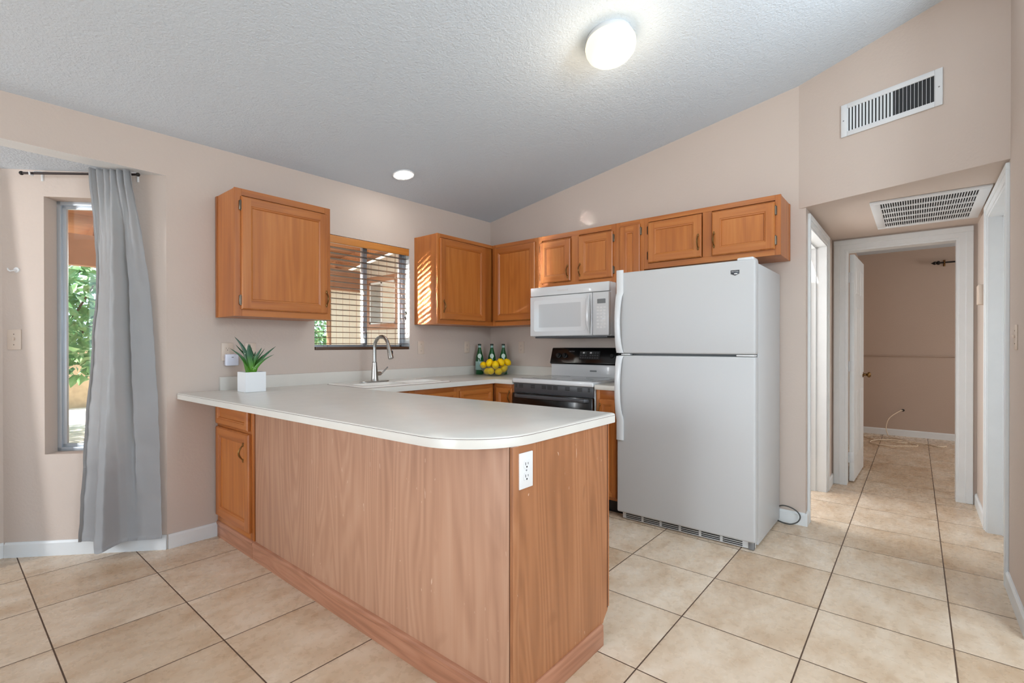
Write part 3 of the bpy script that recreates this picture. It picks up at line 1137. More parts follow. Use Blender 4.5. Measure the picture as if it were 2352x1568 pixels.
# outlet on the end panel
def outlet(name, label, loc, rotz, m='plastic', slot='slot', kind='duplex', group=None):
    t = thing(name, label, 'outlet' if kind == 'duplex' else 'switch', loc, rotz, group)
    mb = MB()
    mb.box(-0.035, 0.035, -0.006, 0.0, -0.0575, 0.0575, 0, 0.0025)
    mb.build('cover_plate', m, t)
    if kind == 'duplex':
        for sz in (-1, 1):
            mb = MB()
            pts = [(0.017 * math.cos(a) * (1 if abs(math.cos(a)) < 0.9 else 0.95), sz * 0.0195 + max(-0.0125, min(0.0125, 0.018 * math.sin(a)))) for a in [2 * PI * k / 24 for k in range(24)]]
            mb.prism(pts, -0.0078, -0.0058, 'y', 0)
            o = mb.build('socket', m, t)
            mb = MB()
            mb.box(-0.0075, -0.0055, -0.0084, -0.0077, sz * 0.0195 - 0.002, sz * 0.0195 + 0.007, 0)
            mb.box(0.0052, 0.0070, -0.0084, -0.0077, sz * 0.0195 - 0.001, sz * 0.0195 + 0.006, 0)
            mb.prism([(0.003 * math.cos(a), sz * 0.0195 - 0.008 + 0.003 * math.sin(a)) for a in [2 * PI * k / 10 for k in range(10)]], -0.0084, -0.0077, 'y', 0)
            mb.build('slots', slot, o)
        mb = MB()
        mb.prism([(0.0028 * math.cos(a), 0.0028 * math.sin(a)) for a in [2 * PI * k / 10 for k in range(10)]], -0.0072, -0.0055, 'y', 0)
        mb.build('screw', 'grey' if m == 'plastic' else m, t)
    else:
        mb = MB()
        mb.box(-0.005, 0.005, -0.014, -0.006, -0.004, 0.012, 0, 0.0015)
        mb.build('toggle', m, t)
        for sz in (-1, 1):
            mb = MB()
            mb.prism([(0.0028 * math.cos(a), sz * 0.03 + 0.0028 * math.sin(a)) for a in [2 * PI * k / 10 for k in range(10)]], -0.0072, -0.0055, 'y', 0)
            mb.build('screw', slot, t)
    return t


outlet('wall_outlet', 'white duplex outlet on the end panel of the peninsula', (1.219, PE - 0.0005, 0.803), 0, 'plastic')
outlet('wall_outlet', 'ivory outlet with a white plug-in device, on the wall left of the aloe', (1.213, YW, 1.165), 0, 'ivory', 'slotb')
outlet('wall_outlet', 'ivory wall plate half hidden behind the aloe leaves', (1.355, YW, 1.165), 0, 'ivory', 'slotb')
outlet('light_switch', 'ivory switch plate on the wall right of the kitchen window', (2.800, YW, 1.187), 0, 'ivory', 'slotb', 'switch')
outlet('wall_outlet', 'ivory outlet on the window wall left of the green bottles', (3.378, YW, 1.190), 0, 'ivory', 'slotb')
outlet('wall_outlet', 'ivory outlet on the stove wall right of the green bottles', (XE, 2.99, 1.186), RZ, 'ivory', 'slotb')
qb = bayP(0.795, 0.0, 1.24)
outlet('light_switch', 'beige switch plate on the bay wall left of the tall window', qb, math.atan2(-BD.y, -BD.x), 'ivory', 'slotb', 'switch')
outlet('light_switch', 'ivory light switch on the near right wall by the hall opening', (3.19, -0.355, 1.24), PI, 'ivory', 'slotb', 'switch')

pl = thing('plug_in_device', 'white plug-in box hanging on the outlet left of the aloe', 'plug', (1.231, YW - 0.0062, 1.116))
mb = MB()
mb.box(-0.038, 0.038, -0.034, -0.0025, -0.040, 0.034, 0, 0.006, 3)
mb.build('housing', 'wallplug', pl)
mb = MB()
mb.box(-0.006, 0.006, -0.0352, -0.0338, 0.012, 0.016, 0)
mb.build('indicator', 'grey', pl)

# ---------------------------------------------------------------- worktops
cpoly = [(0.937, YW - 0.002)]
# outer long edge, tapering slightly, to the big rounded corner
xe1, r1 = 0.992, 0.26
cpoly.append((xe1, PE - 0.006 + r1))
for k in range(1, 15):
    a = R(180 + 90 * k / 14)
    cpoly.append((xe1 + r1 + r1 * math.cos(a), PE - 0.006 + r1 + r1 * math.sin(a)))
r2, xe2 = 0.035, 1.842
for k in range(0, 7):
    a = R(270 + 90 * k / 6)
    cpoly.append((xe2 - r2 + r2 * math.cos(a), PE - 0.006 + r2 + r2 * math.sin(a)))
cpoly += [(1.815, 2.755), (3.07, 2.755), (3.07, 2.563), (XE - 0.002, 2.563), (XE - 0.002, YW - 0.002)]
ct = thing('worktop', 'continuous cream laminate worktop of peninsula and sink run with backsplash', 'worktop', (0, 0, CB))
# sink cut-out: worktop built as outline with a hole
SX0, SX1, SY0, SY1 = 1.845, 2.635, 2.815, 3.325
mb = MB()
bmw = mb.bm
outer = cpoly
hole = [(SX0 + 0.02, SY0 + 0.02), (SX1 - 0.02, SY0 + 0.02), (SX1 - 0.02, SY1 - 0.02), (SX0 + 0.02, SY1 - 0.02)]
H_ = CT - CB
bvl = 0.006


def inset_poly(pts, d):
    n = len(pts)
    out = []
    for i in range(n):
        a, b, c = Vector(pts[i - 1]), Vector(pts[i]), Vector(pts[(i + 1) % n])
        e1, e2 = (b - a).normalized(), (c - b).normalized()
        n1, n2 = Vector((-e1.y, e1.x)), Vector((-e2.y, e2.x))
        m = (n1 + n2).normalized()
        k = d / max(0.35, m.dot(n1))
        out.append(tuple(b + m * k))
    return out


loopsz = [(0.0, 0.0), (0.0, H_ - bvl), (bvl * 0.3, H_ - bvl * 0.3), (bvl, H_)]
allv = []
for ins, z in loopsz:
    pp = inset_poly(outer, ins) if ins else outer
    allv.append([bmw.verts.new((x, y, z)) for x, y in pp])
for k in range(len(allv) - 1):
    n = len(outer)
    for i in range(n):
        bmw.faces.new([allv[k][i], allv[k][(i + 1) % n], allv[k + 1][(i + 1) % n], allv[k + 1][i]])
hv = [bmw.verts.new((x, y, H_)) for x, y in hole]
hv0 = [bmw.verts.new((x, y, 0)) for x, y in hole]
for i in range(4):
    bmw.faces.new([hv[i], hv[(i + 1) % 4], hv0[(i + 1) % 4], hv0[i]])
for ring, hr in ((allv[-1], hv), (allv[0], hv0)):
    ed = []
    for i in range(len(ring)):
        ed.append(bmw.edges.get((ring[i], ring[(i + 1) % len(ring)])))
    for i in range(4):
        ed.append(bmw.edges.get((hr[i], hr[(i + 1) % 4])))
    bmesh.ops.triangle_fill(bmw, use_beauty=True, use_dissolve=False, edges=ed)
mb.build('countertop', 'counter', ct, ang=30)
mb = MB()
bs = 1.005 - CB
mb.prism([(YW - 0.002, H_), (YW - 0.021, H_), (YW - 0.021, bs - 0.008), (YW - 0.017, bs - 0.001), (YW - 0.012, bs), (YW - 0.002, bs)], 1.165, XE - 0.002, 'x')
mb.prism([(XE - 0.002, H_), (XE - 0.021, H_), (XE - 0.021, bs - 0.008), (XE - 0.017, bs - 0.001), (XE - 0.012, bs), (XE - 0.002, bs)], 2.563, YW - 0.021, 'y')
mb.build('backsplash', 'counter', ct, ang=40)
mb = MB()
mb.box(3.0695, XE - 0.022, 2.7545, 2.7555, H_ - 0.0004, H_ + 0.0004)
mb.box(3.0688, 3.0702, 2.754, 2.756, 0.004, H_ - 0.004)
mb.build('seam', 'ivory', ct)
mb = MB()
mb.tube([(x, y, H_ - 0.0062) for x, y in cpoly[:24]], 0.0007, 5)
mb.build('edge_line', 'groove', ct)

ws = thing('small_worktop', 'short cream worktop between the stove and the refrigerator', 'worktop', (0, 0, CB))
mb = MB()
mb.box(3.07, XE - 0.002, 1.602, 1.790, 0, H_, 0, 0.006)
mb.build('countertop', 'counter', ws)
mb = MB()
mb.box(XE - 0.021, XE - 0.002, 1.602, 1.790, H_, bs, 0, 0.004)
mb.build('backsplash', 'counter', ws)

# sink
sk = thing('kitchen_sink', 'white double bowl sink set in the counter under the window', 'sink', (SX0, SY0, CT))
sw, sd = SX1 - SX0, SY1 - SY0
mb = MB()
bw_ = [(0.045, sw / 2 - 0.015, 0.05, 0.27), (sw / 2 + 0.015, sw - 0.045, 0.05, 0.27)]
outl = rrect(0, sw, 0, sd, 0.045, 6)
bm2 = mb.bm
lo = [bm2.verts.new((x, y, 0.0)) for x, y in outl]
l1 = [bm2.verts.new((x, y, 0.005)) for x, y in inset_poly(outl, 0.003)]
l2 = [bm2.verts.new((x, y, 0.009)) for x, y in inset_poly(outl, 0.012)]
n = len(outl)
for a, b in ((lo, l1), (l1, l2)):
    for i in range(n):
        bm2.faces.new([a[i], a[(i + 1) % n], b[(i + 1) % n], b[i]])
edges = [bm2.edges.get((l2[i], l2[(i + 1) % n])) for i in range(n)]
for (a, b, c, d) in bw_:
    rr = rrect(a, b, c, d, 0.05, 5)
    pv = None
    for ins, z in ((0.0, 0.009), (0.006, 0.003), (0.012, -0.02), (0.025, -0.15), (0.06, -0.172)):
        lv = [bm2.verts.new((x, y, z)) for x, y in (inset_poly(rr, ins) if ins else rr)]
        if pv is None:
            edges += [bm2.edges.get((lv[i], lv[(i + 1) % len(lv)])) or bm2.edges.new((lv[i], lv[(i + 1) % len(lv)])) for i in range(len(lv))]
        else:
            for i in range(len(lv)):
                bm2.faces.new([pv[i], pv[(i + 1) % len(lv)], lv[(i + 1) % len(lv)], lv[i]])
        pv = lv
    bm2.faces.new(pv)
bmesh.ops.triangle_fill(bm2, use_beauty=True, use_dissolve=False, edges=edges)
mb.build('basin', 'sink', sk, ang=40)
for (a, b, c, d) in bw_:
    mb = MB()
    mb.lathe([(0.002, -0.1712), (0.03, -0.1712), (0.042, -0.169), (0.043, -0.1715)], 20, 0, ((a + b) / 2, (c + d) / 2, 0))
    mb.build('drain', 'steel', sk)

mb = MB()
so_, si_ = rrect(-0.003, sw + 0.003, -0.003, sd + 0.003, 0.046, 6), rrect(0.004, sw - 0.004, 0.004, sd - 0.004, 0.042, 6)
mb.loft([[(x, y, -0.0002) for x, y in so_], [(x, y, 0.0012) for x, y in so_], [(x, y, 0.0012) for x, y in si_]], 0, True, False)
mb.build('rim_seal', 'groove', sk)
# faucet
fa = thing('faucet', 'brushed nickel gooseneck faucet with pull-down head on the sink', 'faucet', (2.145, 3.150, CT + 0.0092))
mb = MB()
pts = []
for k in range(32):
    a = 2 * PI * k / 32
    pts.append((0.128 * math.copysign(abs(math.cos(a)) ** 0.75, math.cos(a)), 0.030 * math.copysign(abs(math.sin(a)) ** 0.85, math.sin(a))))
mb.prism(pts, 0.0, 0.008, 'z', 0, 0.003)
mb.build('base_plate', 'steel', fa)
mb = MB()
mb.lathe([(0.031, 0.008), (0.0285, 0.014), (0.026, 0.03), (0.022, 0.09), (0.0175, 0.135), (0.0165, 0.148), (0.0135, 0.152)], 24)
mb.build('body', 'steel', fa)
mb = MB()
path = [(0, 0, 0.145), (0, 0, 0.20), (0, 0, 0.255)]
Rg = 0.088
for k in range(1, 15):
    a = PI * k / 14 * 0.93
    path.append((0, -Rg + Rg * math.cos(a), 0.255 + Rg * math.sin(a)))
mb.tube(path, 0.0128, 16)
mb.build('gooseneck', 'steel', fa)
mb = MB()
e = Vector(path[-1])
dirv = (Vector(path[-1]) - Vector(path[-2])).normalized()
mb.tube([tuple(e - dirv * 0.004), tuple(e + dirv * 0.012), tuple(e + dirv * 0.05), tuple(e + dirv * 0.085), tuple(e + dirv * 0.098), tuple(e + dirv * 0.100)], [0.0135, 0.0150, 0.0172, 0.0200, 0.0200, 0.0165], 18)
sh = mb.build('spray_head', 'steel', fa)
mb = MB()
c = e + dirv * 0.055
mb.ell((c.x + 0.012, c.y - 0.012, c.z), (0.006, 0.006, 0.020), 8, 6)
mb.build('spray_button', 'blackm', sh)
mb = MB()
mb.tube([(0.018, 0, 0.062), (0.050, 0, 0.062), (0.058, 0, 0.062)], [0.0150, 0.0150, 0.012], 14)
mb.tube([(0.056, 0, 0.062), (0.066, -0.004, 0.066), (0.082, -0.012, 0.085), (0.104, -0.022, 0.112)], [0.0075, 0.0065, 0.0055, 0.0048], 10)
mb.build('lever', 'steel', fa)

# ---------------------------------------------------------------- base cabinets of the sink run
def drawer_front(root, x0, x1, z0, z1, name='drawer_front'):
    return door_mesh(x1 - x0, z1 - z0, st=0.03).build(name, ['oak_h', 'oak_h', 'oak_h'], root, (x0, -0.0005, z0), ang=15)


sb = thing('base_cabinet', 'oak sink base cabinet facing the kitchen under the window counter', 'cabinet', (1.775, 2.80, 0))
mb = MB()
mb.box(0.0, 1.325, 0.018, YW - 2.80 - 0.004, 0.10, 0.70, 0, 0.001)
mb.box(0.0, 1.325, 0.018, 0.035, 0.70, CB, 0)
mb.build('carcass', 'oak', sb)
mb = MB()
mb.box(0.0, 1.325, 0.075, 0.095, 0.0, 0.10, 0)
mb.build('toe_kick', 'blackm', sb)
mb = MB()
for a, b in ((0, 0.05), (0.42, 0.47), (0.86, 0.93), (1.285, 1.325)):
    mb.box(a, b, 0, 0.0185, 0.10, CB, 0, 0.001)
for a, b in ((0.05, 0.42), (0.47, 0.86), (0.93, 1.285)):
    for z0, z1 in ((0.10, 0.14), (0.69, 0.72), (0.84, CB)):
        mb.box(a, b, 0, 0.0185, z0, z1, 1, 0.001)
mb.build('face_frame', ['oak', 'oak_h'], sb)
for a, b in ((0.035, 0.435), (0.455, 0.875), (0.915, 1.295)):
    drawer_front(sb, a, b, 0.715, 0.842, 'drawer_front')
    add_door(sb, a, b, 0.13, 0.695, handle=(b - 0.04, 0.60))

nb = thing('base_cabinet', 'narrow oak base cabinet left of the stove, in the corner', 'cabinet', (3.10, 2.795, 0), RZ)
mb = MB()
mb.box(0.0, 0.230, 0.018, XE - 3.10 - 0.004, 0.10, CB, 0, 0.001)
mb.build('carcass', 'oak', nb)
mb = MB()
mb.box(0, 0.03, 0, 0.0185, 0.10, CB, 0, 0.001)
mb.box(0.20, 0.230, 0, 0.0185, 0.10, CB, 0, 0.001)
mb.box(0.03, 0.20, 0, 0.0185, 0.10, 0.14, 1, 0.001)
mb.box(0.03, 0.20, 0, 0.0185, 0.84, CB, 1, 0.001)
mb.build('face_frame', ['oak', 'oak_h'], nb)
add_door(nb, 0.035, 0.215, 0.12, 0.848, handle=(0.195, 0.775), st=0.038)
mb = MB()
mb.box(0.0, 0.230, 0.075, 0.095, 0.0, 0.10, 0)
mb.build('toe_kick', 'blackm', nb)

rb = thing('base_cabinet', 'narrow oak base cabinet between the stove and the refrigerator', 'cabinet', (3.10, 1.788, 0), RZ)
mb = MB()
mb.box(0.0, 0.182, 0.018, XE - 3.10 - 0.004, 0.10, CB, 0, 0.001)
mb.build('carcass', 'oak', rb)
mb = MB()
mb.box(0, 0.028, 0, 0.0185, 0.10, CB, 0, 0.001)
mb.box(0.157, 0.182, 0, 0.0185, 0.10, CB, 0, 0.001)
mb.box(0.028, 0.157, 0, 0.0185, 0.10, 0.14, 1, 0.001)
mb.box(0.028, 0.157, 0, 0.0185, 0.805, CB, 1, 0.001)
mb.build('face_frame', ['oak', 'oak_h'], rb)
add_door(rb, 0.026, 0.168, 0.12, 0.818, handle=(0.040, 0.735), st=0.034)
mb = MB()
mb.box(0.0, 0.182, 0.060, 0.080, 0.0, 0.10, 0)
mb.build('toe_kick', 'blackm', rb)

# ---------------------------------------------------------------- stove
st = thing('electric_range', 'white electric stove with black oven door and black control panel', 'stove', (3.07, 2.559, 0), RZ)
SW = 0.763
mb = MB()
mb.box(0.002, SW - 0.002, 0.028, 0.64, 0.02, 0.90, 0, 0.003)
mb.build('body', 'white', st)
mb = MB()
mb.box(0.0, SW, -0.004, 0.575, 0.900, 0.936, 0, 0.008, 3)
ck = mb.build('cooktop', 'white', st)
mb = MB()
mb.prism(rrect(0.045, SW - 0.045, 0.055, 0.545, 0.012, 4), 0.9355, 0.9375, 'z')
gt = mb.build('glass_surface', 'glasstop', ck)
for bx_, by_, br in ((0.20, 0.17, 0.105), (0.57, 0.17, 0.085), (0.20, 0.42, 0.08), (0.57, 0.42, 0.105)):
    mb = MB()
    mb.lathe([(br - 0.004, 0.9376), (br - 0.004, 0.9382), (br, 0.9382), (br, 0.9376)], 32, 0, (bx_, by_, 0), None, False)
    mb.build('burner_ring', 'grey', ck)
mb = MB()
mb.box(0.0, SW, 0.555, 0.640, 0.930, 1.045, 0, 0.004)
mb.build('backguard', 'white', st)
mb = MB()
mb.prism([(0.535, 1.050), (0.575, 1.178), (0.585, 1.185), (0.640, 1.185), (0.640, 1.038), (0.545, 1.038)], -0.002, SW + 0.002, 'x', 0, 0.003)
cpn = mb.build('control_panel', 'black', st)
# slanted front helper
def pf(z, off=0.0):
    u = (z - 1.050) / 0.128
    return 0.535 + 0.040 * u - off
tilt = math.atan2(0.040, 0.128)
RK = Matrix.Rotation(R(90) - tilt, 3, 'X')
for kx in (0.080, 0.148, 0.625, 0.690):
    mb = MB()
    mb.lathe([(0.024, 0.0), (0.024, 0.004), (0.018, 0.007), (0.0165, 0.022), (0.013, 0.025), (0.002, 0.0255)], 20, 0, (kx, pf(1.115), 1.115), RK)
    mb.build('knob', 'blackm', cpn)
mb = MB()
for (xa, xb, za, zb, mi) in ((0.300, 0.500, 1.085, 1.155, 0),):
    mb.add([(xa, pf(za, 0.003), za), (xb, pf(za, 0.003), za), (xb, pf(zb, 0.003), zb), (xa, pf(zb, 0.003), zb),
            (xa, pf(za, -0.002), za), (xb, pf(za, -0.002), za), (xb, pf(zb, -0.002), zb), (xa, pf(zb, -0.002), zb)],
           [(0, 1, 2, 3), (0, 4, 5, 1), (1, 5, 6, 2), (2, 6, 7, 3), (3, 7, 4, 0)], 0)
tp = mb.build('touch_pad', 'blackm', cpn)
mb = MB()
random.seed(3)
for r_ in range(3):
    for c_ in range(8):
        if c_ in (3,) and r_ > 0:
            continue
        xa = 0.308 + c_ * 0.0235
        za = 1.093 + r_ * 0.021
        hh = 0.011
        ww = 0.016
        if (c_, r_) in ((1, 2), (4, 2)):
            hh, ww = 0.013, 0.019
        mb.add([(xa, pf(za, 0.0038), za), (xa + ww, pf(za, 0.0038), za), (xa + ww, pf(za + hh, 0.0038), za + hh), (xa, pf(za + hh, 0.0038), za + hh)], [(0, 1, 2, 3)], 1 if (c_, r_) in ((1, 2), (4, 2)) else 0)
mb.build('buttons', ['dgrey', 'plastic'], tp)


def text_obj(name, txt, size, mat, parent, loc, rot, ext=0.0004, group=None):
    cu = bpy.data.curves.new(name, 'FONT')
    cu.body = txt
    cu.size = size
    cu.extrude = ext
    cu.align_x = 'CENTER'
    cu.align_y = 'CENTER'
    tmp = bpy.data.objects.new(name, cu)
    COL.objects.link(tmp)
    dg = bpy.context.evaluated_depsgraph_get()
    me = bpy.data.meshes.new_from_object(tmp.evaluated_get(dg))
    bpy.data.objects.remove(tmp)
    me.materials.clear()
    me.materials.append(M[mat])
    o = bpy.data.objects.new(name, me)
    COL.objects.link(o)
    o.parent = parent
    o.location = loc
    o.rotation_euler = rot
    return o


text_obj('lettering', 'MAYTAG', 0.014, 'grey', cpn, (0.215, pf(1.152, 0.0006), 1.152), (R(90) - tilt, 0, 0))
mb = MB()
mb.box(0.405, 0.470, 0.5535, 0.5552, 0.978, 0.992, 0, 0.0005)
mb.build('name_badge', 'grey', st)
mb = MB()
mb.box(0.006, SW - 0.006, 0.012, 0.030, 0.822, 0.899, 0, 0.002)
vs_ = mb.build('vent_strip', 'dgrey', st)
for xa in (0.02, 0.06, 0.18, 0.29, 0.345, 0.40, 0.51, 0.62, 0.71):
    mb = MB()
    for k in range(4):
        mb.box(xa, xa + (0.018 if xa in (0.02, 0.71) else 0.042), 0.0112, 0.0125, 0.862 + k * 0.0075, 0.866 + k * 0.0075)
    mb.build('vent_slot', 'slot', vs_)
mb = MB()
mb.box(0.004, SW - 0.004, -0.008, 0.030, 0.170, 0.820, 0, 0.006)
od = mb.build('oven_door', 'black', st)
mb = MB()
mb.prism(rrect(0.17, 0.56, 0.33, 0.69, 0.02, 5), -0.0092, -0.0078, 'y')
mb.build('oven_window', 'dgrey', od)
mb = MB()
mb.prism([(0.030, -0.008), (0.055, -0.044), (0.085, -0.050), (SW - 0.085, -0.050), (SW - 0.055, -0.044), (SW - 0.030, -0.008), (SW - 0.048, -0.008), (SW - 0.075, -0.034), (0.075, -0.034), (0.048, -0.008)], 0.786, 0.812, 'z', 0, 0.004)
mb.build('oven_handle', 'dgrey', od)
mb = MB()
mb.box(0.004, SW - 0.004, -0.004, 0.030, 0.035, 0.163, 0, 0.005)
mb.build('storage_drawer', 'black', st)

# ---------------------------------------------------------------- microwave
mw = thing('microwave', 'white over-the-range microwave under the short cabinet', 'microwave', (3.31, 2.556, 1.268), RZ)
MWD = XE - 3.31 - 0.002
mb = MB()
mb.box(0.0, 0.757, 0.03, MWD, 0.012, 0.429, 0, 0.003)
mb.build('body', 'white', mw)
mb = MB()
mb.box(0.0, 0.757, 0.0, 0.032, 0.356, 0.429, 0, 0.005)
vg = mb.build('top_vent', 'white', mw)
text_obj('lettering', 'Whirlpool', 0.026, 'faint', vg, (0.33, -0.0004, 0.392), (R(90), 0, 0))
mb = MB()
mb.box(0.0, 0.612, -0.006, 0.030, 0.016, 0.351, 0, 0.006)
md = mb.build('door', 'white', mw)
mb = MB()
mb.prism(rrect(0.042, 0.552, 0.055, 0.318, 0.02, 5), -0.0076, -0.0055, 'y')
wf = mb.build('window_surround', 'glosswhite', md)
mb = MB()
mb.prism(rrect(0.095, 0.508, 0.088, 0.284, 0.006, 4), -0.0086, -0.0072, 'y')
mb.build('window_screen', 'screenwhite', wf)
mb = MB()
pp, rr = [], []
for k in range(13):
    u = k / 12
    pp.append((0.588, -0.008 - 0.026 * math.sin(PI * u) ** 0.7, 0.03 + 0.305 * u))
    rr.append(0.006 + 0.013 * math.sin(PI * u))
mb.tube(pp, rr, 10)
mb.build('handle', 'white', md)
mb = MB()
mb.box(0.616, 0.757, -0.006, 0.030, 0.016, 0.351, 0, 0.006)
kp = mb.build('control_panel', 'white', mw)
mb = MB()
mb.prism(rrect(0.658, 0.730, 0.262, 0.297, 0.003, 3), -0.0075, -0.0055, 'y')
mb.build('display', 'screen', kp)
mb = MB()
for r_ in range(7):
    for c_ in range(3):
        mb.box(0.652 + c_ * 0.029, 0.674 + c_ * 0.029, -0.0068, -0.0058, 0.070 + r_ * 0.0255, 0.086 + r_ * 0.0255, 0, 0.0004)
mb.build('keypad', 'plastic', kp)
mb = MB()
mb.box(0.035, 0.73, 0.02, MWD - 0.01, -0.002, 0.0125, 0, 0.002)
mb.build('underside', 'dgrey', mw)

# ---------------------------------------------------------------- refrigerator
FX, FY = 3.046, 1.596
FW = FY - 0.712
fr = thing('refrigerator', 'white top-freezer refrigerator beside the hall opening', 'refrigerator', (FX, FY, 0), RZ)
mb = MB()
mb.box(0.004, FW - 0.002, 0.082, XE - FX - 0.015, 0.02, 1.688, 0, 0.004)
mb.build('cabinet_body', 'fridge', fr)
mb = MB()
mb.box(0.0, FW, 0.0, 0.075, 1.150, 1.706, 0, 0.012, 4)
fz = mb.build('freezer_door', 'fridge', fr)
mb = MB()
mb.box(0.0, FW, 0.0, 0.075, 0.052, 1.136, 0, 0.012, 4)
fd = mb.build('fridge_door', 'fridge', fr)
mb = MB()
mb.box(0.012, FW - 0.008, 0.074, 0.084, 0.06, 1.70, 0)
mb.build('door_gasket', 'grey', fr)


def fridge_handle(parent, z0, z1, gz0, gz1):
    """full-height white handle strip bowing out between gz0 and gz1"""
    mb = MB()
    n = 22
    loops = []
    for k in range(n + 1):
        u = k / n
        z = z0 + (z1 - z0) * u
        g = 0.0
        if gz0 < z < gz1:
            g = math.sin(PI * (z - gz0) / (gz1 - gz0)) ** 0.55
        o = 0.014 + 0.030 * g
        i = 0.0 + (0.030 * g if g > 0.25 else 0.0)
        xa, xb = 0.003, 0.052
        xb2 = xb - 0.012 * g
        loops.append([(xa, -i, z), (xa, -o + 0.004, z), (xa + 0.006, -o, z), (xb2 - 0.008, -o, z), (xb2, -o + 0.006, z), (xb2, -i, z)])
    mb.loft(loops)
    return mb.build('handle', 'white', parent, ang=40)


fridge_handle(fz, 1.153, 1.722, 1.16, 1.56)
fridge_handle(fd, 0.553, 1.132, 0.70, 1.128)
mb = MB()
mb.prism([(-0.023, 0.014), (0.023, 0.014), (0.023, -0.006), (0.0, -0.016), (-0.023, -0.006)], -0.002, 0.0, 'y', 0, 0.0006)
bdg = mb.build('logo_badge', 'badge', fz, (0.773, 0.0002, 1.634))
mb = MB()
mb.prism([(-0.0255, 0.0165), (0.0255, 0.0165), (0.0255, -0.0075), (0.0, -0.0185), (-0.0255, -0.0075)], -0.001, 0.0, 'y')
mb.build('badge_rim', 'steel', bdg)
text_obj('lettering', 'MAYTAG', 0.0095, 'plastic', bdg, (0, -0.0022, 0.006), (R(90), 0, 0), 0.0003)
mb = MB()
mb.ell((0.004, -0.0018, -0.006), (0.011, 0.001, 0.0038), 12, 6)
mb.build('badge_mark', 'plastic', bdg)
mb = MB()
mb.box(FW - 0.105, FW - 0.012, 0.010, 0.120, 1.700, 1.722, 0, 0.010, 3)
mb.build('hinge_cover', 'white', fr)
mb = MB()
mb.box(FW - 0.105, FW - 0.006, 0.004, 0.060, 1.1385, 1.1475, 0, 0.002)
mb.build('centre_hinge', 'plastic', fr)
mb = MB()
mb.box(0.030, 0.095, 0.006, 0.05, 1.139, 1.147, 0, 0.002)
mb.build('door_stop', 'plastic', fr)
mb = MB()
mb.box(0.028, FW - 0.012, 0.034, 0.075, 0.004, 0.052, 0, 0.004)
gr = mb.build('toe_grille', 'white', fr)
mb = MB()
for zz in (0.012, 0.023, 0.035):
    for k in range(6):
        a = 0.055 + k * 0.128
        mb.box(a, a + 0.112, 0.0328, 0.036, zz, zz + 0.006, 0)
mb.build('grille_slots', 'slot', gr)
mb = MB()
mb.box(FW - 0.045, FW - 0.012, 0.030, 0.05, 0.002, 0.048, 0, 0.003)
mb.build('grille_end', 'grey', fr)
mb = MB()
for xa in (0.06, FW - 0.09):
    for ya in (0.10, 0.58):
        mb.lathe([(0.016, 0.0), (0.016, 0.022)], 12, 0, (xa, ya, 0))
mb.build('foot', 'blackm', fr)

# ---------------------------------------------------------------- things on the worktop
CTZ = CT + 0.0004
pt = thing('potted_aloe', 'spiky green aloe plant in a square white pot on the counter', 'plant', (1.267, 3.165, CTZ))
mb = MB()
a, h = 0.060, 0.122
loops = []
for (hw, z) in ((a - 0.0015, 0.0), (a, 0.002), (a, h - 0.001), (a - 0.001, h), (a - 0.006, h), (a - 0.007, h - 0.004), (a - 0.008, h - 0.022)):
    loops.append([(-hw, -hw, z), (hw, -hw, z), (hw, hw, z), (-hw, hw, z)])
mb.loft(loops)
mb.build('pot', 'pot', pt, ang=25)
mb = MB()
mb.box(-0.052, 0.052, -0.052, 0.052, h - 0.024, h - 0.010, 0, 0.003)
mb.build('soil', 'soil', pt)
rgt = Vector((0.641, -0.767, 0))      # image right at this spot
fwd = Vector((0.767, 0.641, 0))
leaves = [(-0.118, 0.232, 0.02, 0.021), (-0.112, 0.160, -0.03, 0.018), (-0.024, 0.186, 0.03, 0.020), (0.004, 0.188, -0.04, 0.020), (-0.012, 0.140, 0.06, 0.015),
          (0.050, 0.158, 0.05, 0.014), (0.072, 0.164, -0.02, 0.018), (0.140, 0.172, 0.03, 0.018), (0.160, 0.122, -0.03, 0.018), (-0.125, 0.182, 0.05, 0.013), (0.035, 0.12, 0.07, 0.016), (-0.06, 0.12, -0.05, 0.016)]
for i, (dx, hz, df, wd) in enumerate(leaves):
    mb = MB()
    tip = rgt * dx + fwd * df + Vector((0, 0, hz))
    b0 = rgt * (dx * 0.10) + fwd * (df * 0.2)
    side = Vector((-tip.y, tip.x, 0))
    if side.length < 1e-4:
        side = Vector((1, 0, 0))
    side.normalize()
    if abs(side.dot(rgt)) < 0.35:
        side = rgt.copy()
    loops = []
    N = 12
    for k in range(N + 1):
        u = k / N
        sag = 0.035 * math.sin(PI * u) * (1 if abs(dx) > 0.05 else 0.3)
        p = b0.lerp(tip, u) - rgt * (dx * 0.20 * math.sin(PI * u) + 0.005 * math.sin(2 * PI * u + i)) + Vector((0, 0, sag * 0.2))
        wv = wd * 0.74 * (math.sin(PI * (0.32 + 0.68 * u)) ** 0.75 if u < 1 else 0.0) + 0.0006
        tn = (tip - b0).normalized()
        up = side.cross(tn).normalized()
        th = wv * 0.42
        ring = []
        for q in range(8):
            an = 2 * PI * q / 8
            cu_ = -0.25 * wv * (math.cos(an) ** 2)
            ring.append(tuple(p + side * (wv * math.cos(an)) + up * (th * math.sin(an) - cu_) + Vector((0, 0, 0))))
        loops.append(ring)
    mb.loft(loops)
    mb.build('leaf', 'aloe', pt, (0, 0, h - 0.014), ang=60)

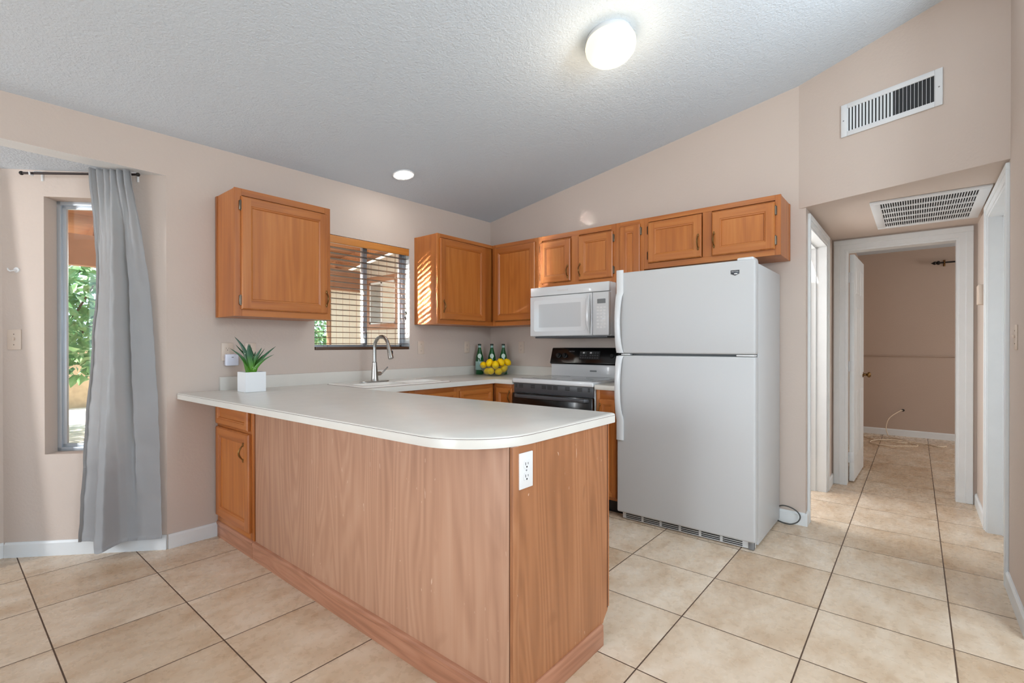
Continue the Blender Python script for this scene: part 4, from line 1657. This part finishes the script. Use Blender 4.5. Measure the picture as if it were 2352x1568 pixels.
# bottles
def bottle(label, loc):
    t = thing('glass_bottle', label, 'bottle', loc, 0, 'green water bottles in the corner')
    mb = MB()
    mb.lathe([(0.030, 0.0), (0.038, 0.003), (0.040, 0.010), (0.040, 0.130), (0.0395, 0.150), (0.036, 0.175), (0.0285, 0.205), (0.0205, 0.235), (0.0155, 0.258), (0.0140, 0.275), (0.0140, 0.286), (0.0155, 0.288), (0.0155, 0.294), (0.0125, 0.297)], 28)
    mb.build('body', 'greenglass', t, ang=40)
    mb = MB()
    mb.lathe([(0.0404, 0.045), (0.0409, 0.046), (0.0409, 0.128), (0.0404, 0.129)], 28, 0, caps=False)
    mb.build('label_band', 'label', t)
    mb = MB()
    mb.lathe([(0.0146, 0.262), (0.0150, 0.263), (0.0148, 0.285)], 20, 0, caps=False)
    mb.build('neck_label', 'label', t)
    mb = MB()
    mb.lathe([(0.0150, 0.286), (0.0168, 0.288), (0.0165, 0.298), (0.014, 0.301), (0.002, 0.302)], 20)
    mb.build('cap', 'cap', t)
    # oval medallion on the shoulder, facing the room
    v = Vector((-loc[0], -loc[1], 0)).normalized()
    s_ = Vector((-v.y, v.x, 0))
    mb = MB()
    vv = []
    for k in range(20):
        a_ = 2 * PI * k / 20
        z = 0.182 + 0.023 * math.sin(a_)
        rr = 0.0412 - max(0, z - 0.150) * 0.215
        su = 0.019 * math.cos(a_)
        dd = math.sqrt(max(0, rr * rr - su * su))
        vv.append(tuple(v * (dd + 0.0012) + s_ * su + Vector((0, 0, z))))
    mb.add(vv + [tuple(v * (0.0412 - 0.032 * 0.215 + 0.0022) + Vector((0, 0, 0.182)))], [(k, (k + 1) % 20, 20) for k in range(20)])
    mb.build('medallion', 'labelw', t)
    return t


bottle('leftmost of three green glass bottles behind the lemon bowl', (3.470, 3.318, CTZ))
bottle('middle one of three green glass bottles behind the lemon bowl', (3.545, 3.222, CTZ))
bottle('rightmost of three green glass bottles behind the lemon bowl', (3.610, 3.128, CTZ))

BC = Vector((3.395, 3.048, CTZ))
bw2 = thing('fruit_bowl', 'clear glass bowl of lemons in front of the green bottles', 'bowl', BC)
mb = MB()
prof = [(0.002, 0.0), (0.062, 0.0), (0.068, 0.004), (0.098, 0.024), (0.130, 0.058), (0.149, 0.100), (0.147, 0.102), (0.127, 0.061), (0.096, 0.028), (0.066, 0.008), (0.002, 0.006)]
mb.lathe(prof, 40)
mb.build('glass', 'bowl', bw2, ang=50)
rg = Vector((0.668, -0.744, 0))
fw2 = Vector((0.744, 0.668, 0))
lem = [(-0.112, 0.092, -0.02, 0.03, 'lemon at the far left of the pile, against the glass rim'),
       (-0.078, 0.058, -0.060, 0.2, 'lemon low on the left of the bowl, below the far left one'),
       (-0.052, 0.106, -0.030, 1.2, 'big lemon in the upper row, second from the left'),
       (0.002, 0.104, -0.050, 1.5, 'lemon standing upright in the middle of the upper row'),
       (0.060, 0.110, -0.030, 1.0, 'lemon in the upper row, just left of the topmost lemon'),
       (0.108, 0.124, 0.000, 0.6, 'topmost lemon, at the right rim of the bowl'),
       (-0.034, 0.040, -0.060, 0.1, 'lemon in the bottom row, the left one of two'),
       (0.028, 0.038, -0.060, 0.2, 'lemon in the bottom row, the right one of two'),
       (0.088, 0.064, -0.050, 0.7, 'lemon low on the right of the bowl, below the topmost one'),
       (-0.030, 0.110, 0.050, 0.4, 'lemon at the back of the pile, before the left bottle'),
       (0.042, 0.114, 0.055, 0.9, 'lemon at the back of the pile, before the middle bottle')]


def lemon_mesh():
    mb = MB()
    prof = [(0.0015, -0.042), (0.006, -0.040), (0.010, -0.036), (0.022, -0.029), (0.0295, -0.016), (0.0318, 0.0), (0.0295, 0.015), (0.023, 0.027), (0.012, 0.035), (0.007, 0.039), (0.0015, 0.041)]
    mb.lathe(prof, 18)
    return mb


LR = 0.0335


def bowl_r(z):
    return interp([(0.006, 0.062), (0.028, 0.096), (0.061, 0.127), (0.102, 0.147), (0.3, 0.2)], z)


def interp(tab, z):
    tab = sorted(tab)
    if z <= tab[0][0]:
        return tab[0][1]
    for (a, b), (c, d) in zip(tab, tab[1:]):
        if z <= c:
            return b + (d - b) * (z - a) / (c - a)
    return tab[-1][1]


lpos = [rg * (q[0] * 1.08) + fw2 * (q[2] * 1.15) + Vector((0, 0, q[1])) for q in lem]
for it in range(300):
    for i in range(len(lpos)):
        for j in range(i):
            d = lpos[i] - lpos[j]
            if d.length < 2 * LR + 0.004:
                k = (2 * LR + 0.004 - d.length) / 2
                d.normalize()
                lpos[i] += d * k
                lpos[j] -= d * k
        p = lpos[i]
        p.z = max(p.z, 0.008 + LR)
        rmax = bowl_r(p.z - 0.014) - LR * 0.95
        h_ = math.hypot(p.x, p.y)
        if h_ > rmax:
            p.x *= rmax / h_
            p.y *= rmax / h_

lem0 = None
for i, (dx, dz, df, tl, lb) in enumerate(lem):
    loc = BC + lpos[i]
    if lem0 is None:
        lem0 = thing('lemon', lb, 'lemon', loc, 0, 'lemons in the glass bowl')
        lemon_mesh().build('fruit', 'lemon', lem0, ang=60)
        mb = MB()
        mb.ell((0, 0, 0.0412), (0.003, 0.003, 0.0018), 8, 6)
        mb.build('stem_end', 'lemontip', lem0)
        o = lem0
    else:
        o = copy_tree(lem0)
        o.location = loc
        o['label'] = lb
    o.rotation_euler = (R(90) - tl, 0.3 * math.sin(i * 2.1), R(-40 + 57 * i))

# ---------------------------------------------------------------- ceiling lights
CNL = Vector((-0.0125, 0.1631, 1.0)).normalized()      # up normal of sloped ceiling
RC = CNL.to_track_quat('Z', 'Y').to_matrix()


def on_ceiling(x, y, drop=0.0):
    return Vector((x, y, ceil_z(x, y))) - CNL * drop


lp = thing('ceiling_lamp', 'lit opal glass mushroom lamp on the sloped ceiling', 'ceiling light', on_ceiling(2.27, 1.235))
mb = MB()
mb.lathe([(0.115, 0.0), (0.117, -0.006), (0.117, -0.022), (0.110, -0.026), (0.01, -0.027)], 40, 0, (0, 0, 0), RC)
mb.build('base_pan', 'vent', lp)
mb = MB()
mb.lathe([(0.112, -0.020), (0.124, -0.028), (0.131, -0.048), (0.130, -0.072), (0.120, -0.098), (0.100, -0.118), (0.070, -0.130), (0.035, -0.136), (0.003, -0.137)], 48, 0, (0, 0, 0), RC)
mb.build('glass_shade', 'dome', lp, ang=60)

bulb_light('ceiling_lamp_glow', on_ceiling(2.27, 1.235, 0.30), 4.8, (1.0, 0.84, 0.62), 0.10)

dl = thing('recessed_light', 'lit round recessed ceiling light above the sink', 'ceiling light', on_ceiling(2.335, 3.043))
mb = MB()
mb.lathe([(0.062, 0.0), (0.082, 0.0), (0.084, -0.004), (0.080, -0.008), (0.064, -0.007)], 36, 0, (0, 0, 0), RC, False)
mb.build('trim_ring', 'vent', dl)
mb = MB()
mb.lathe([(0.063, -0.002), (0.060, -0.008), (0.045, -0.014), (0.02, -0.017), (0.002, -0.018)], 36, 0, (0, 0, 0), RC)
mb.build('lens', 'bulb', dl)

# ---------------------------------------------------------------- vents
hd = (H1 - H0).normalized()
hn = Vector((hd.y, -hd.x))           # faces the room (toward -x)
if hn.x > 0:
    hn = -hn
ha = math.atan2(hd.y, hd.x)
vc = H0 + hd * 0.508
av = thing('wall_vent', 'white louvred air register high on the wall above the hall opening', 'vent', (vc.x, vc.y, 2.595), ha)
# local x along hd, local -y toward the room
VW, VH = 0.248, 0.100
mb = MB()
for (x0, x1, z0, z1) in ((-VW, -VW + 0.034, -VH, VH), (VW - 0.034, VW, -VH, VH), (-VW + 0.034, VW - 0.034, VH - 0.030, VH), (-VW + 0.034, VW - 0.034, -VH, -VH + 0.030)):
    mb.box(x0, x1, -0.010, -0.0005, z0, z1, 0, 0.003)
mb.build('frame', 'vent', av)
mb = MB()
mb.box(-VW + 0.02, VW - 0.02, -0.0022, -0.0006, -VH + 0.02, VH - 0.02)
mb.build('duct_opening', 'vent_in', av)
mb = MB()
nl = 24
for k in range(nl + 1):
    x = -VW + 0.036 + (2 * VW - 0.072) * k / nl
    an = R(28) if k < nl * 0.55 else R(-12)
    dx, dy = 0.0065 * math.sin(an), 0.0065 * math.cos(an)
    c0, c1 = Vector((x - dx, -0.0075 - 0.0)), Vector((x + dx, -0.0075 + dy * 0.75))
    t_ = 0.0009
    mb.prism([(x - dx - t_, -0.0095), (x - dx + t_, -0.0095), (x + dx + t_, -0.0028), (x + dx - t_, -0.0028)], -VH + 0.028, VH - 0.028, 'z')
mb.build('louvres', 'vent', av)
mb = MB()
for xx in (-VW + 0.015, VW - 0.015):
    mb.ell((xx, -0.0102, 0.0), (0.004, 0.0012, 0.004), 8, 6)
mb.build('screw', 'grey', av)

rgx = thing('return_grille', 'white slotted return air grille in the hall ceiling', 'vent', (4.30, -0.052, HALL_Z))
GX, GY = 0.445, 0.283
mb = MB()
for (x0, x1, y0, y1) in ((-GX, -GX + 0.05, -GY, GY), (GX - 0.05, GX, -GY, GY), (-GX + 0.05, GX - 0.05, GY - 0.05, GY), (-GX + 0.05, GX - 0.05, -GY, -GY + 0.05)):
    mb.box(x0, x1, y0, y1, -0.012, -0.0005, 0, 0.003)
mb.build('frame', 'vent', rgx)
mb = MB()
mb.box(-GX + 0.03, GX - 0.03, -GY + 0.03, GY - 0.03, -0.0018, -0.0006)
mb.build('duct_opening', 'vent_in', rgx)
mb = MB()
for k in range(6):
    x = -GX + 0.05 + (2 * GX - 0.10) * k / 5
    mb.box(x - 0.010, x + 0.010, -GY + 0.045, GY - 0.045, -0.0105, -0.002, 0, 0.001)
nsl2 = 38
for k in range(nsl2 + 1):
    y = -GY + 0.05 + (2 * GY - 0.10) * k / nsl2
    mb.box(-GX + 0.045, GX - 0.045, y - 0.0022, y + 0.0022, -0.0095, -0.003)
mb.build('grille_bars', 'vent', rgx)

# chime box on the hall's right wall
ch = thing('door_chime', 'small cream box on the hall right wall beside the door casing', 'chime', (4.487, -0.355, 1.54), PI)
mb = MB()
mb.box(-0.058, 0.058, -0.040, 0.0, -0.065, 0.065, 0, 0.006)
mb.build('cover', 'ivory', ch)
mb = MB()
mb.box(-0.062, 0.062, -0.006, 0.0, -0.069, 0.069, 0, 0.002)
mb.build('back_plate', 'ivory', ch)

# ---------------------------------------------------------------- curtain on the bay wall
rot_bay = math.atan2(BD.y, BD.x)
RODZ0, RODZ1 = 2.185, 2.165
rd = thing('curtain_rod', 'thin dark curtain rod above the tall bay window', 'curtain rod', bayP(0.40, 0.0, 2.175))
org = Vector(bayP(0.40, 0.0, 2.175))


def bl_(s, o, z):
    return tuple(Vector(bayP(s, o, z)) - org)


mb = MB()
mb.tube([bl_(0.112, 0.075, 2.184), bl_(0.695, 0.075, 2.165)], 0.0065, 10)
mb.build('pole', 'rod', rd)
for s_, z_ in ((0.108, 2.184), (0.700, 2.165)):
    mb = MB()
    mb.ell(bl_(s_, 0.075, z_), (0.011, 0.011, 0.011), 10, 8)
    mb.build('finial', 'rodb', rd)
for s_, z_ in ((0.150, 2.183), (0.650, 2.166)):
    mb = MB()
    mb.tube([bl_(s_, 0.0, z_ + 0.03), bl_(s_, 0.02, z_ + 0.028), bl_(s_, 0.055, z_ + 0.016), bl_(s_, 0.070, z_ - 0.012), bl_(s_, 0.088, z_ - 0.010), bl_(s_, 0.090, z_ + 0.004)], 0.004, 8)
    mb.tube([bl_(s_, 0.0005, z_ - 0.02), bl_(s_, 0.0035, z_ + 0.03)], 0.006, 8)
    mb.build('bracket', 'plastic', rd)


def interp(tab, z):
    tab = sorted(tab)
    if z <= tab[0][0]:
        return tab[0][1]
    for (a, b), (c, d) in zip(tab, tab[1:]):
        if z <= c:
            return b + (d - b) * (z - a) / (c - a)
    return tab[-1][1]


LE = [(0.075, 0.437), (0.45, 0.415), (0.82, 0.398), (0.95, 0.385), (1.05, 0.374), (1.31, 0.362), (1.56, 0.338), (1.9, 0.333), (2.2, 0.338)]
RE = [(0.075, 0.010), (0.45, 0.018), (0.81, 0.026), (1.19, 0.046), (1.44, 0.060), (1.69, 0.082), (1.95, 0.105), (2.2, 0.130)]
botf = [(0.0, 0.052), (0.20, 0.044), (0.255, 0.050), (0.27, 0.110), (0.33, 0.146), (0.44, 0.158), (0.47, 0.130), (0.53, 0.076), (0.60, 0.058), (0.80, 0.050), (1.0, 0.034)]
midf = [(0.0, 0.045), (0.12, 0.064), (0.30, 0.104), (0.48, 0.150), (0.54, 0.148), (0.61, 0.096), (0.66, 0.042), (0.69, 0.054), (0.72, 0.098), (0.77, 0.090), (0.86, 0.066), (0.95, 0.046), (1.0, 0.034)]


def fold(u, z):
    tp_ = 0.102 + 0.013 * math.sin(u * 2 * PI * 6.0 + 0.6) + 0.004 * math.sin(u * 31)
    t_ = max(0.0, min(1.0, (z - 0.07) / 1.15))
    t_ = t_ * t_ * (3 - 2 * t_)
    b_ = interp(botf, u) * (1 - t_) + interp(midf, u) * t_
    k = max(0.0, min(1.0, (z - 1.45) / 0.68))
    k = k ** 1.6
    wr = 0.0035 * math.sin(z * 23 + u * 9) * math.sin(u * 12 + z * 3) + 0.002 * math.sin(z * 61 + u * 5)
    return max(0.022, b_ * (1 - k) + tp_ * k + wr * (1 - 0.5 * k))


cu_t = thing('curtain', 'grey satin curtain hanging to the floor at the bay window', 'curtain', bayP(0.22, 0.075, 0.06))
corg = Vector(bayP(0.22, 0.075, 0.06))
mb = MB()
NU, NZ = 90, 80
grid = []
for j in range(NZ + 1):
    row = []
    for i in range(NU + 1):
        u = i / NU
        zb = 0.088 - 0.034 * math.exp(-((u - 0.36) / 0.14) ** 2) - 0.012 * u
        z = zb + (2.200 - zb) * j / NZ
        s_ = interp(LE, z) * (1 - u) + interp(RE, z) * u
        row.append(mb.bm.verts.new(tuple(Vector(bayP(s_, fold(u, z), z)) - corg)))
    grid.append(row)
for j in range(NZ):
    for i in range(NU):
        mb.bm.faces.new([grid[j][i], grid[j][i + 1], grid[j + 1][i + 1], grid[j + 1][i]])
bmesh.ops.solidify(mb.bm, geom=mb.bm.faces[:], thickness=0.0015)
mb.build('fabric', 'curtain', cu_t, ang=80)
mb = MB()
row = []
for j in range(0, NZ + 1, 2):
    z = 0.085 + 2.11 * j / NZ
    for s_off in (0.0, 0.016):
        s_ = interp(LE, z) + 0.0015 - s_off
        row.append(mb.bm.verts.new(tuple(Vector(bayP(s_, fold(s_off * 4, z) + 0.0035, z)) - corg)))
for k in range(0, len(row) - 2, 2):
    mb.bm.faces.new([row[k], row[k + 1], row[k + 3], row[k + 2]])
bmesh.ops.solidify(mb.bm, geom=mb.bm.faces[:], thickness=0.001)
mb.build('side_hem', 'curtain', cu_t, ang=80)

# unseen second curtain past the left edge, added to cast the bay wall's shadow
cb = thing('curtain', 'unseen grey curtain beyond the left edge, added to cast the bay wall shadow', 'curtain', (-0.15, 3.90, 0.06))
mb = MB()
grid = []
for j in range(41):
    row = []
    z = 0.06 + 2.08 * j / 40
    for i in range(61):
        u = i / 60
        pr_ = 0.045 + 0.140 * (1 - (z - 0.06) / 2.08)
        x = -0.40 + (0.46 + 0.02 * (2.1 - z)) * u
        y = 3.980 - pr_ * (0.66 + 0.34 * math.sin(u * 2 * PI * 4.0 + 2.0))
        row.append(mb.bm.verts.new((x + 0.15, min(y, 3.976) - 3.90, z - 0.06)))
    grid.append(row)
for j in range(40):
    for i in range(60):
        mb.bm.faces.new([grid[j][i], grid[j][i + 1], grid[j + 1][i + 1], grid[j + 1][i]])
bmesh.ops.solidify(mb.bm, geom=mb.bm.faces[:], thickness=0.0015)
mb.build('fabric', 'curtain', cb, ang=80)

hk = thing('tieback_hook', 'small white curtain hook on the bay wall left of the window', 'hook', bayP(0.784, 0.0, 1.636))
ho = Vector(bayP(0.784, 0.0, 1.636))
mb = MB()


def hk_(s, o, z):
    return tuple(Vector(bayP(0.784 + s, o, 1.636 + z)) - ho)


mb.tube([hk_(0, 0.0005, 0), hk_(0, 0.004, 0)], [0.016, 0.014], 16)
mb.build('rosette', 'plastic', hk)
mb = MB()
mb.tube([hk_(0, 0.003, 0), hk_(0.004, 0.016, -0.006), hk_(0.012, 0.026, -0.010), hk_(0.022, 0.026, -0.004), hk_(0.028, 0.022, 0.006)], [0.005, 0.0045, 0.004, 0.004, 0.003], 8)
mb.build('hook_arm', 'plastic', hk)

# ---------------------------------------------------------------- cords and bedroom things
fc = thing('power_cord', 'grey power cord looping on the floor behind the refrigerator', 'cord', (3.70, 0.66, 0.0))
mb = MB()
pts = [(3.700, 0.7205, 0.105), (3.695, 0.69, 0.118), (3.692, 0.65, 0.116), (3.690, 0.615, 0.102), (3.686, 0.592, 0.080), (3.680, 0.588, 0.055), (3.672, 0.605, 0.028), (3.668, 0.64, 0.010), (3.672, 0.675, 0.007), (3.680, 0.705, 0.010), (3.685, 0.7205, 0.012)]


def smooth_path(pts, n=6):
    out = []
    P = [Vector(p) for p in pts]
    for i in range(len(P) - 1):
        p0, p1, p2, p3 = P[max(0, i - 1)], P[i], P[i + 1], P[min(len(P) - 1, i + 2)]
        for k in range(n):
            t = k / n
            out.append(0.5 * ((2 * p1) + (-p0 + p2) * t + (2 * p0 - 5 * p1 + 4 * p2 - p3) * t * t + (-p0 + 3 * p1 - 3 * p2 + p3) * t ** 3))
    out.append(P[-1])
    return out


mb.tube([p - Vector((3.70, 0.66, 0.0)) for p in smooth_path(pts)], 0.0042, 8)
mb.build('cable', 'cordg', fc)

bc = thing('loose_cable', 'thin cream cable from the bedroom wall tangled on the floor', 'cable', (8.0, 0.2, 0.0))
mb = MB()
random.seed(5)
pts = [(8.252, 0.13, 0.343), (8.21, 0.17, 0.33), (8.12, 0.27, 0.24), (8.08, 0.30, 0.12), (8.02, 0.27, 0.02), (7.95, 0.18, 0.006), (7.80, 0.05, 0.006), (7.68, 0.10, 0.006), (7.66, 0.30, 0.006), (7.78, 0.48, 0.006), (7.95, 0.52, 0.006), (7.98, 0.38, 0.012), (7.80, 0.15, 0.012), (7.55, -0.02, 0.006), (7.42, 0.10, 0.006), (7.30, 0.25, 0.006), (7.38, 0.42, 0.006), (7.6, 0.40, 0.012), (7.75, 0.2, 0.016), (7.72, -0.08, 0.006), (7.62, -0.2, 0.006), (7.7, -0.28, 0.006)]
mb.tube([p - Vector((8.0, 0.2, 0.0)) for p in smooth_path(pts, 7)], 0.0052, 6)
mb.build('cable', 'cordw', bc)
mb = MB()
mb.ell((0.249, -0.07, 0.343), (0.003, 0.018, 0.018), 10, 6)
mb.build('wall_hole', 'slot', bc)

br = thing('curtain_rod', 'black rod with a pointed finial on the bedroom far wall', 'curtain rod', (8.25, -0.6, 2.25))
mb = MB()
mb.tube([(-0.07, 0.37, 0), (-0.07, -1.2, 0)], 0.010, 10)
mb.build('pole', 'rodb', br)
mb = MB()
mt = Matrix.Rotation(R(-90), 3, 'X')
mb.lathe([(0.012, 0.0), (0.024, 0.01), (0.026, 0.025), (0.014, 0.035), (0.022, 0.05), (0.020, 0.062), (0.010, 0.075), (0.001, 0.09)], 14, 0, (-0.07, 0.365, 0), mt)
mb.build('finial', 'rodb', br)
mb = MB()
mb.tube([(-0.0005, 0.325, 0.0), (-0.070, 0.325, 0.0)], 0.007, 8)
mb.tube([(-0.0005, 0.325, -0.04), (-0.0035, 0.325, 0.04)], 0.011, 8)
mb.lathe([(0.022, -0.004), (0.028, -0.004), (0.028, 0.004), (0.022, 0.004), (0.022, -0.004)], 18, 0, (-0.07, 0.325, 0), mt, False)
mb.build('bracket', 'brass', br)

# ---------------------------------------------------------------- outdoors
mb = MB()
mb.box(-9, 14, YW + 0.14 + 0.45, 26, -0.12, -0.05)
struct(mb.build('ground', 'gravel', smooth=False))
mb = MB()
mb.box(-4, 4.3, YW + 0.131, 6.6, -0.13, -0.03)
struct(mb.build('floor_patio', 'patio', smooth=False))


def patio_z(y):
    return 2.81 - 0.125 * (y - YW)


pc = thing('patio_cover', 'wooden patio roof with rafters and a front beam outside the windows', 'patio roof', (0, 0, 0))
mb = MB()
mb.prism([(YW + 0.14, patio_z(YW + 0.14) + 0.06), (7.9, patio_z(7.9) + 0.06), (7.9, patio_z(7.9) + 0.085), (YW + 0.14, patio_z(YW + 0.14) + 0.085)], -4.0, 4.27, 'x')
mb.build('roof_deck', 'ply', pc)
for k in range(9):
    x = -3.5 + k * 0.92
    mb = MB()
    mb.prism([(YW + 0.135, patio_z(YW + 0.135) - 0.07), (7.8, patio_z(7.8) - 0.07), (7.8, patio_z(7.8) + 0.06), (YW + 0.135, patio_z(YW + 0.135) + 0.06)], x - 0.022, x + 0.022, 'x')
    mb.build('rafter', 'ply', pc)
mb = MB()
mb.box(-4.0, 4.28, 6.55, 6.66, patio_z(6.6) - 0.38, patio_z(6.6) - 0.065)
mb.build('front_beam', 'btrim', pc)
for x in (-3.6, 0.10, 2.02):
    mb = MB()
    if x < 2:
        mb.box(x - 0.05, x + 0.05, 6.55, 6.65, -0.05, patio_z(6.6) - 0.37)
        mb.build('post', 'btrim', pc)
    else:
        mb.free = None
        mb.bm.free()

wg = thing('house_wing', 'cream grooved siding wall of the house wing seen through the blind', 'house wall', (4.3, 5.6, 0))
mb = MB()
mb.box(0.0, 0.12, YW + 0.14 - 5.6, 2.0, -0.05, 2.9, 0)
k = -2.0
while k < 1.98:
    mb.box(-0.0012, 0.001, k, k + 0.007, -0.05, 2.9, 1)
    k += 0.2
mb.build('siding', ['siding', 'btrim'], wg)
mb = MB()
mb.box(-0.02, 0.13, 1.97, 2.08, -0.05, 2.5, 0)
mb.build('corner_trim', 'btrim', wg)
mb = MB()
for (a, b, c, d) in ((0.09, 0.90, 1.445, 1.53), (0.09, 0.90, 2.16, 2.245), (0.815, 0.90, 1.53, 2.16), (0.09, 0.17, 1.53, 2.16)):
    mb.box(-0.03, 0.0, a, b, c, d, 0, 0.002)
mb.build('window_trim', 'btrim', wg)
mb = MB()
for (a, b, c, d) in ((0.17, 0.815, 1.53, 1.56), (0.17, 0.815, 2.13, 2.16), (0.785, 0.815, 1.53, 2.16), (0.17, 0.20, 1.53, 2.16), (0.49, 0.53, 1.53, 2.16)):
    mb.box(-0.022, -0.002, a, b, c, d, 0, 0.002)
wfr = mb.build('window_frame', 'trim', wg)
mb = MB()
mb.box(-0.010, -0.004, 0.53, 0.785, 1.56, 2.13)
mb.build('pane', 'scrpane', wfr)
mb = MB()
mb.box(-0.014, -0.008, 0.20, 0.49, 1.56, 2.13)
mb.build('pane', 'brightpane', wfr)


def tree(name, label, loc, crown, n, size, trunk_h, seed, group=None, cat='tree'):
    random.seed(seed)
    t = thing(name, label, cat, loc, 0, group)
    mb = MB()
    mb.tube([(0, 0, 0), (0.03, 0.02, trunk_h * 0.5), (-0.02, 0.03, trunk_h)], [0.09, 0.07, 0.05], 8)
    for k in range(5):
        a = k * 1.3
        mb.tube([(0, 0.02, trunk_h * 0.8), (0.35 * math.cos(a), 0.35 * math.sin(a), trunk_h + 0.35), (0.7 * crown[0] * math.cos(a), 0.7 * crown[1] * math.sin(a), trunk_h + crown[2])], [0.04, 0.025, 0.01], 6)
    mb.build('trunk', 'bark', t)
    mb = MB()
    for k in range(n):
        while True:
            p = Vector((random.uniform(-1, 1), random.uniform(-1, 1), random.uniform(-1, 1)))
            if 0.25 < p.length < 1:
                break
        p = Vector((p.x * crown[0], p.y * crown[1], p.z * crown[2] + trunk_h + crown[2] * 0.7))
        q = Vector((random.uniform(-1, 1), random.uniform(-1, 1), random.uniform(-0.8, 0.5))).normalized()
        s_ = q.cross(Vector((random.uniform(-1, 1), random.uniform(-1, 1), random.uniform(-1, 1)))).normalized()
        u_ = s_.cross(q)
        L_ = size * random.uniform(0.7, 1.4)
        wv = L_ * 0.34
        mb.add([tuple(p), tuple(p + q * L_ * 0.5 + s_ * wv + u_ * 0.1 * L_), tuple(p + q * L_), tuple(p + q * L_ * 0.5 - s_ * wv + u_ * 0.1 * L_)], [(0, 1, 2), (0, 2, 3)])
    mb.build('foliage', 'leaf', t, smooth=False)
    return t


tree('leafy_tree', 'green leafy tree seen through the tall bay window', (0.95, 9.6, -0.05), (1.5, 1.2, 1.15), 2600, 0.15, 0.95, 11)
tree('garden_bush', 'dense green bush at the lower left of the kitchen window', (4.35, 8.75, -0.05), (0.75, 0.7, 0.95), 2200, 0.11, 0.35, 12, cat='bush')
mb = MB()
mb.box(-8, 14, 13.0, 13.2, -0.06, 1.12, 0)
tag(mb.build('block_wall', 'block', smooth=False), 'tan block garden wall beyond the leafy tree', 'garden wall')
